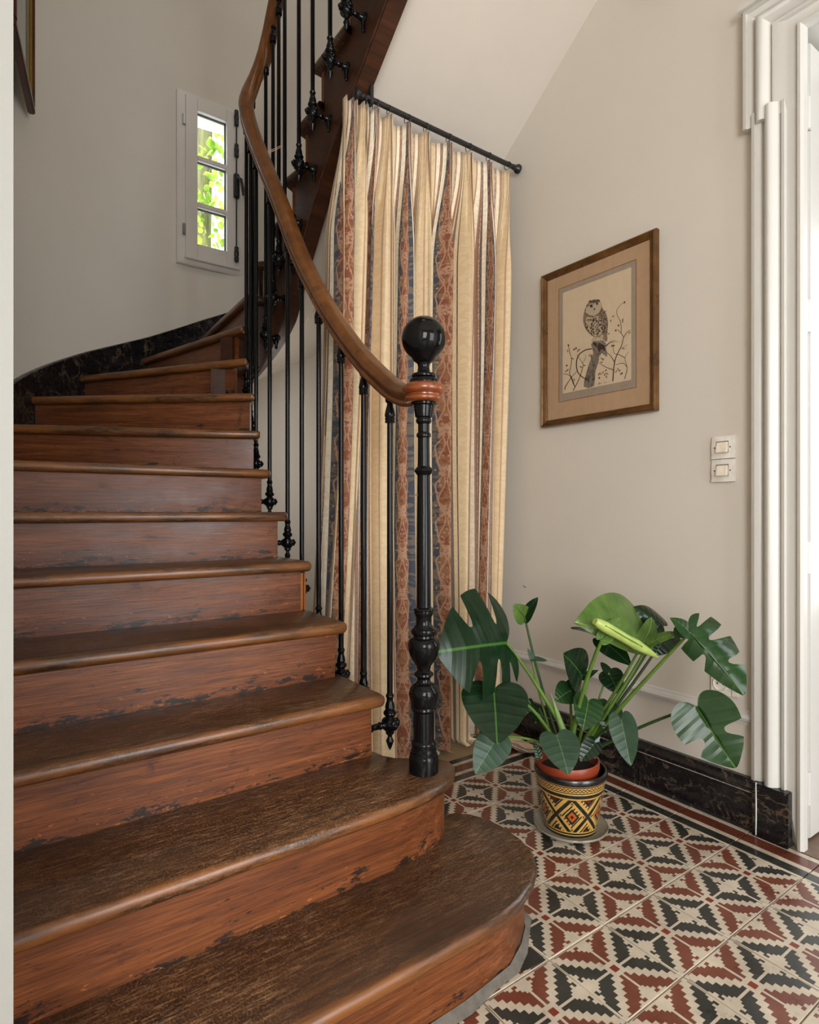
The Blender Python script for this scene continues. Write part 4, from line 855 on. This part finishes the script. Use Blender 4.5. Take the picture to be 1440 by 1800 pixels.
pl = empty('monstera_plant', PC+Vector((0, 0, .19)), 'leafy green monstera with split leaves in the painted pot', 'plant')
SPT = PC+Vector((0, 0, .192))
HM = [(0, 0), (.10, -.13), (.24, -.17), (.40, -.08), (.49, .10), (.49, .30), (.42, .52), (.29, .74), (.13, .91), (.04, .985), (0, 1.0)]
MY = [0, .005, .012, .03, .09, .22, .40, .60, .80, .94, 1.0]
MARG = catmull([(a, b, 0) for a, b in HM], 9); NM = len(MARG)
MIDY = catmull([(b, 0, 0) for b in MY], 9)
def leaf(B, T, Nrm, wf, mat_, cr=(), cl=(), droop=.12, fold=.12, curl=0., wave=.012, name='leaf', side=0., asym=(1., 1.)):
    B, T = Vector(B), Vector(T); L = (T-B).length; ey = (T-B)/L; ex = ey.cross(Vector(Nrm)).normalized(); ez = ex.cross(ey)
    v, uv, f = [], [], []; K = 9; ph = random.uniform(0, 6)
    for sgn, cuts in ((1, cr), (-1, cl)):
        k0 = len(v)
        for i in range(NM):
            t = i/(NM-1); my = MIDY[i].x; c = 1.0
            for tc, hw, dp in cuts:
                e = abs(t-tc)/hw
                if e < 1: c = min(c, 1-dp*(1-e**3))
            for j in range(K+1):
                r = j/K*c; x = sgn*MARG[i].x*r*wf*(asym[0] if sgn > 0 else asym[1]); y = lerp(my, MARG[i].y, r)
                z = -droop*(y*y-.0*y)*1.0+fold*abs(x)-curl*x*x*3+side*x+wave*sin(14*t+ph)*(r**2)*sgn
                v.append(B+(ex*x+ey*y+ez*(z+droop*y*1.0))*L); uv.append((abs(MARG[i].x*r), y))
        for i in range(NM-1):
            for j in range(K):
                a = k0+i*(K+1)+j; f.append((a, a+1, a+K+2, a+K+1))
    me = mesh(v, f, 180, uv); bmx_ = bmesh.new(); bmx_.from_mesh(me); bmesh.ops.remove_doubles(bmx_, verts=bmx_.verts, dist=1e-5); bmx_.to_mesh(me); bmx_.free(); me.shade_smooth()
    return link(name, me, mat_, pl)
TC = -FW
def nv(c=1., u=0., r=0.): return TC*c+UPV*u+RT*r
def petiole(lf_, B, ctrl, r0=.006, r1=.0035, m=None, start=None):
    A = Vector(start) if start is not None else SPT+Vector((random.uniform(-.03, .03), random.uniform(-.03, .03), 0)); Cc = Vector(ctrl); B = Vector(B)
    P = [A*(1-t)**2+Cc*2*t*(1-t)+B*t*t for t in [k/14 for k in range(15)]]
    return link('petiole', mesh(*tubeg(P, [lerp(r0, r1, k/14) for k in range(15)], 8), smooth=60), m or STEM, lf_)
def LF(bu, bv, bd, tu, tv, td, nrm, wf, m, ctrl=None, pm=None, r0=.006, start=None, **kw):
    B, T = D(bu, bv, bd), D(tu, tv, td); o_ = leaf(B, T, nrm, wf, m, **kw)
    if ctrl is not None: petiole(o_, B, D(*ctrl), r0, .0035, pm, D(*start) if start else None)
    return o_
SPLIT_R = ((.34, .034, .66), (.52, .036, .72), (.68, .03, .6)); SPLIT_L = ((.30, .034, .62), (.48, .036, .74), (.66, .03, .66))
st0 = (1005, 1318, 1.90)
LF(890, 1130, 1.80, 768, 1146, 1.66, nv(1, .3, -.05), 1.38, LEAFD, (940, 1190, 1.86), r0=.0085, start=(1012, 1320, 1.88), cr=((.40, .04, .66), (.62, .036, .6)), cl=((.30, .036, .6), (.46, .04, .75), (.62, .036, .7)), droop=.22, fold=.0, curl=.12)            # big split leaf in front of the newel
LF(868, 1212, 1.74, 874, 1308, 1.62, nv(1, .75, 0), 1.16, LEAFD, (930, 1215, 1.84), start=(985, 1318, 1.90), droop=.15, fold=.10)                             # large heart below it
LF(874, 1296, 1.70, 835, 1360, 1.64, nv(1, .5, .2), .86, LEAFG, (930, 1290, 1.80), r0=.004, start=(988, 1322, 1.88), droop=.1, fold=.14)
LF(979, 1294, 1.78, 999, 1362, 1.69, nv(1, .45, 0), .98, LEAFG, (985, 1280, 1.86), start=(1000, 1322, 1.88), droop=.2, fold=.12)                              # heart over the pot rim
LF(1022, 1186, 1.93, 990, 1150, 1.88, nv(.9, .6, .1), 1.25, LEAFD, (1015, 1240, 1.95), STEMD, start=(1008, 1316, 1.93), droop=.2, fold=.1)
LF(1024, 1187, 1.95, 1052, 1178, 1.97, nv(.6, -.5, .4), .8, LEAFD, droop=.2)
LF(1128, 1134, 1.84, 1010, 1094, 1.76, nv(1., .25, .05), 1.15, LEAFL, (1085, 1215, 1.90), start=(1028, 1300, 1.92), r0=.007, droop=.3, fold=-.25, curl=.2, asym=(1., .22))      # bright arched leaf
LF(1128, 1133, 1.85, 1146, 1085, 1.90, nv(.5, .6, .6), .7, LEAFL, droop=.4)
LF(1166, 1100, 1.92, 1112, 1068, 1.93, nv(.8, .7, -.2), 1.0, LEAFD, (1120, 1180, 1.94), STEMD, start=(1032, 1305, 1.95), droop=.35, fold=-.1, curl=.4)
LF(1058, 1124, 1.95, 1110, 1170, 1.88, nv(1, .2, .2), .62, LEAFD, (1040, 1150, 1.96), STEM, start=(1020, 1260, 1.95), droop=.12, fold=.05)
LF(1058, 1120, 1.95, 1003, 1104, 1.93, nv(.3, .95, 0), .45, LEAFD, droop=.2, fold=.1)
LF(1213, 1112, 1.72, 1308, 1222, 1.64, nv(.8, .75, -.55), 1.05, LEAFM, (1175, 1150, 1.80), start=(1040, 1300, 1.92), r0=.0075, cr=((.36, .034, .68), (.55, .034, .72)), cl=((.30, .04, .66), (.48, .04, .72), (.66, .03, .62)), asym=(.42, 1.), droop=.22, fold=-.15, curl=.5)   # right split leaf
LF(1213, 1112, 1.72, 1178, 1086, 1.74, nv(.7, .8, .1), .9, LEAFM, droop=.35, fold=-.1)
LF(1226, 1243, 1.72, 1293, 1350, 1.66, nv(1, .35, -.45), 1.02, LEAFM, (1150, 1262, 1.84), STEMD, start=(1045, 1318, 1.92), cr=((.60, .05, .55),), cl=((.60, .05, .6),), droop=.12, fold=.14, wave=.02)   # lower right leaf
LF(1092, 1264, 1.80, 1109, 1346, 1.74, nv(1, .3, -.3), .62, LEAFG, (1070, 1275, 1.86), STEMD, start=(1030, 1312, 1.92), droop=.15, fold=.25)
LF(1034, 1232, 1.86, 1024, 1284, 1.80, nv(1, .4, .1), 1.02, LEAFM, (1030, 1250, 1.9), start=(1015, 1318, 1.92), droop=.15, fold=.2)
LF(1072, 1240, 1.93, 1064, 1288, 1.88, nv(1, .3, 0), .95, LEAFM, (1060, 1260, 1.94), STEMD, droop=.2, fold=.1)
LF(1071, 1183, 1.98, 1088, 1220, 1.93, nv(1, .2, -.2), 1.05, LEAFD, (1050, 1225, 1.97), start=(1035, 1300, 1.96), r0=.003, droop=.2)
LF(1070, 1183, 1.98, 1056, 1164, 2.0, nv(.9, .3, .3), .8, LEAFD, droop=.2)
LF(1002, 1214, 1.90, 976, 1232, 1.86, nv(.9, .6, .1), 1.1, LEAFM, (1005, 1260, 1.92), start=(1005, 1318, 1.92), droop=.2, fold=.1)
LF(1000, 1213, 1.91, 1020, 1190, 1.95, nv(.8, .5, .3), .7, LEAFM, droop=.2)
LF(923, 1086, 1.98, 903, 1062, 1.95, nv(.9, -.1, .3), .9, LEAFL, (945, 1190, 1.98), STEMD, start=(985, 1315, 1.95), r0=.005, droop=.1)
LF(923, 1086, 1.98, 946, 1050, 1.96, nv(.7, .2, -.6), .55, LEAFD, droop=.2)
LF(936, 1158, 1.92, 962, 1162, 1.90, nv(.5, .9, 0), .55, LEAFG, (940, 1200, 1.92), start=(975, 1310, 1.92), r0=.003, droop=.1)
LF(936, 1158, 1.92, 928, 1140, 1.93, nv(1, .1, 0), .5, LEAFG, droop=.1)
LF(928, 1230, 1.95, 921, 1258, 1.92, nv(1, .3, .2), .8, LEAFD, (945, 1260, 1.93), STEMD, start=(980, 1315, 1.92), r0=.003)
LF(948, 1245, 1.97, 940, 1272, 1.95, nv(1, .3, .2), 1.0, LEAFD, (960, 1270, 1.95), STEMD, start=(985, 1315, 1.93), r0=.003)
LF(1140, 1132, 1.80, 1197, 1112, 1.76, nv(.6, .9, -.1), .42, LEAFL, (1110, 1190, 1.86), start=(1035, 1300, 1.92), droop=.25)
LF(1168, 1122, 1.90, 1150, 1152, 1.88, nv(1, .2, -.2), 1.1, LEAFD, (1130, 1180, 1.92), STEMD, start=(1040, 1300, 1.95), droop=.1)
LF(1182, 1122, 1.93, 1186, 1136, 1.90, nv(1, .1, -.2), 1.3, LEAFD, droop=.1)
LF(1046, 1306, 1.84, 1020, 1338, 1.82, nv(.8, .6, 0), .8, LEAFD, (1035, 1305, 1.86), STEMD, droop=.1)
LF(948, 1330, 1.86, 938, 1302, 1.88, nv(.9, .3, .2), .5, LEAFM, droop=.1)
# rolled new leaf on its own petiole
ra, rb = D(1046, 1092, 1.72), D(1160, 1157, 1.80); RLP = [ra.lerp(rb, k/16) for k in range(17)]
ro = link('rolled_leaf', mesh(*tubeg(RLP, [.010, .0145, .0165, .0165, .016, .0155, .015, .0145, .0145, .0155, .0165, .015, .013, .011, .0085, .005, .0005], 14), smooth=60), ROLL, pl)
link('leaf_edge', mesh(*tubeg([p+Vector((0, 0, .004))+(FW*-.0155 if k % 1 == 0 else 0) for k, p in enumerate(RLP[2:12])], .0022, 6), smooth=60), STEM, ro)
petiole(ro, D(1058, 1126, 1.745), D(1018, 1215, 1.84), .008, .005, STEM, D(1002, 1322, 1.87))
leaf(D(1060, 1122, 1.75), D(1090, 1086, 1.80), nv(.8, .5, .2), .5, LEAFL, droop=.2)
link('sheath', mesh(*tubeg(catmull([D(1003, 1325, 1.86), D(985, 1270, 1.86), D(968, 1218, 1.86)], 6), [.013, .014, .014, .013, .012, .011, .010, .009, .008, .006, .004, .002, .001], 10), smooth=60), plain('petiole_sheath', C('6E8A4A'), .4), pl)
tg = tag(link('plant_label', mesh(*boxg(-.008, .008, -.0006, .0006, -.02, .055)), plain('pale_blue_label', C('AEBBC4'), .4), None, Matrix.Translation(D(1046, 1322, 1.93)) @ Matrix.Rotation(-(pi/2-TH), 4, 'Z') @ Matrix.Rotation(radians(10), 4, 'Y')), 'pale blue plastic plant label stuck in the nursery pot', 'plant label')
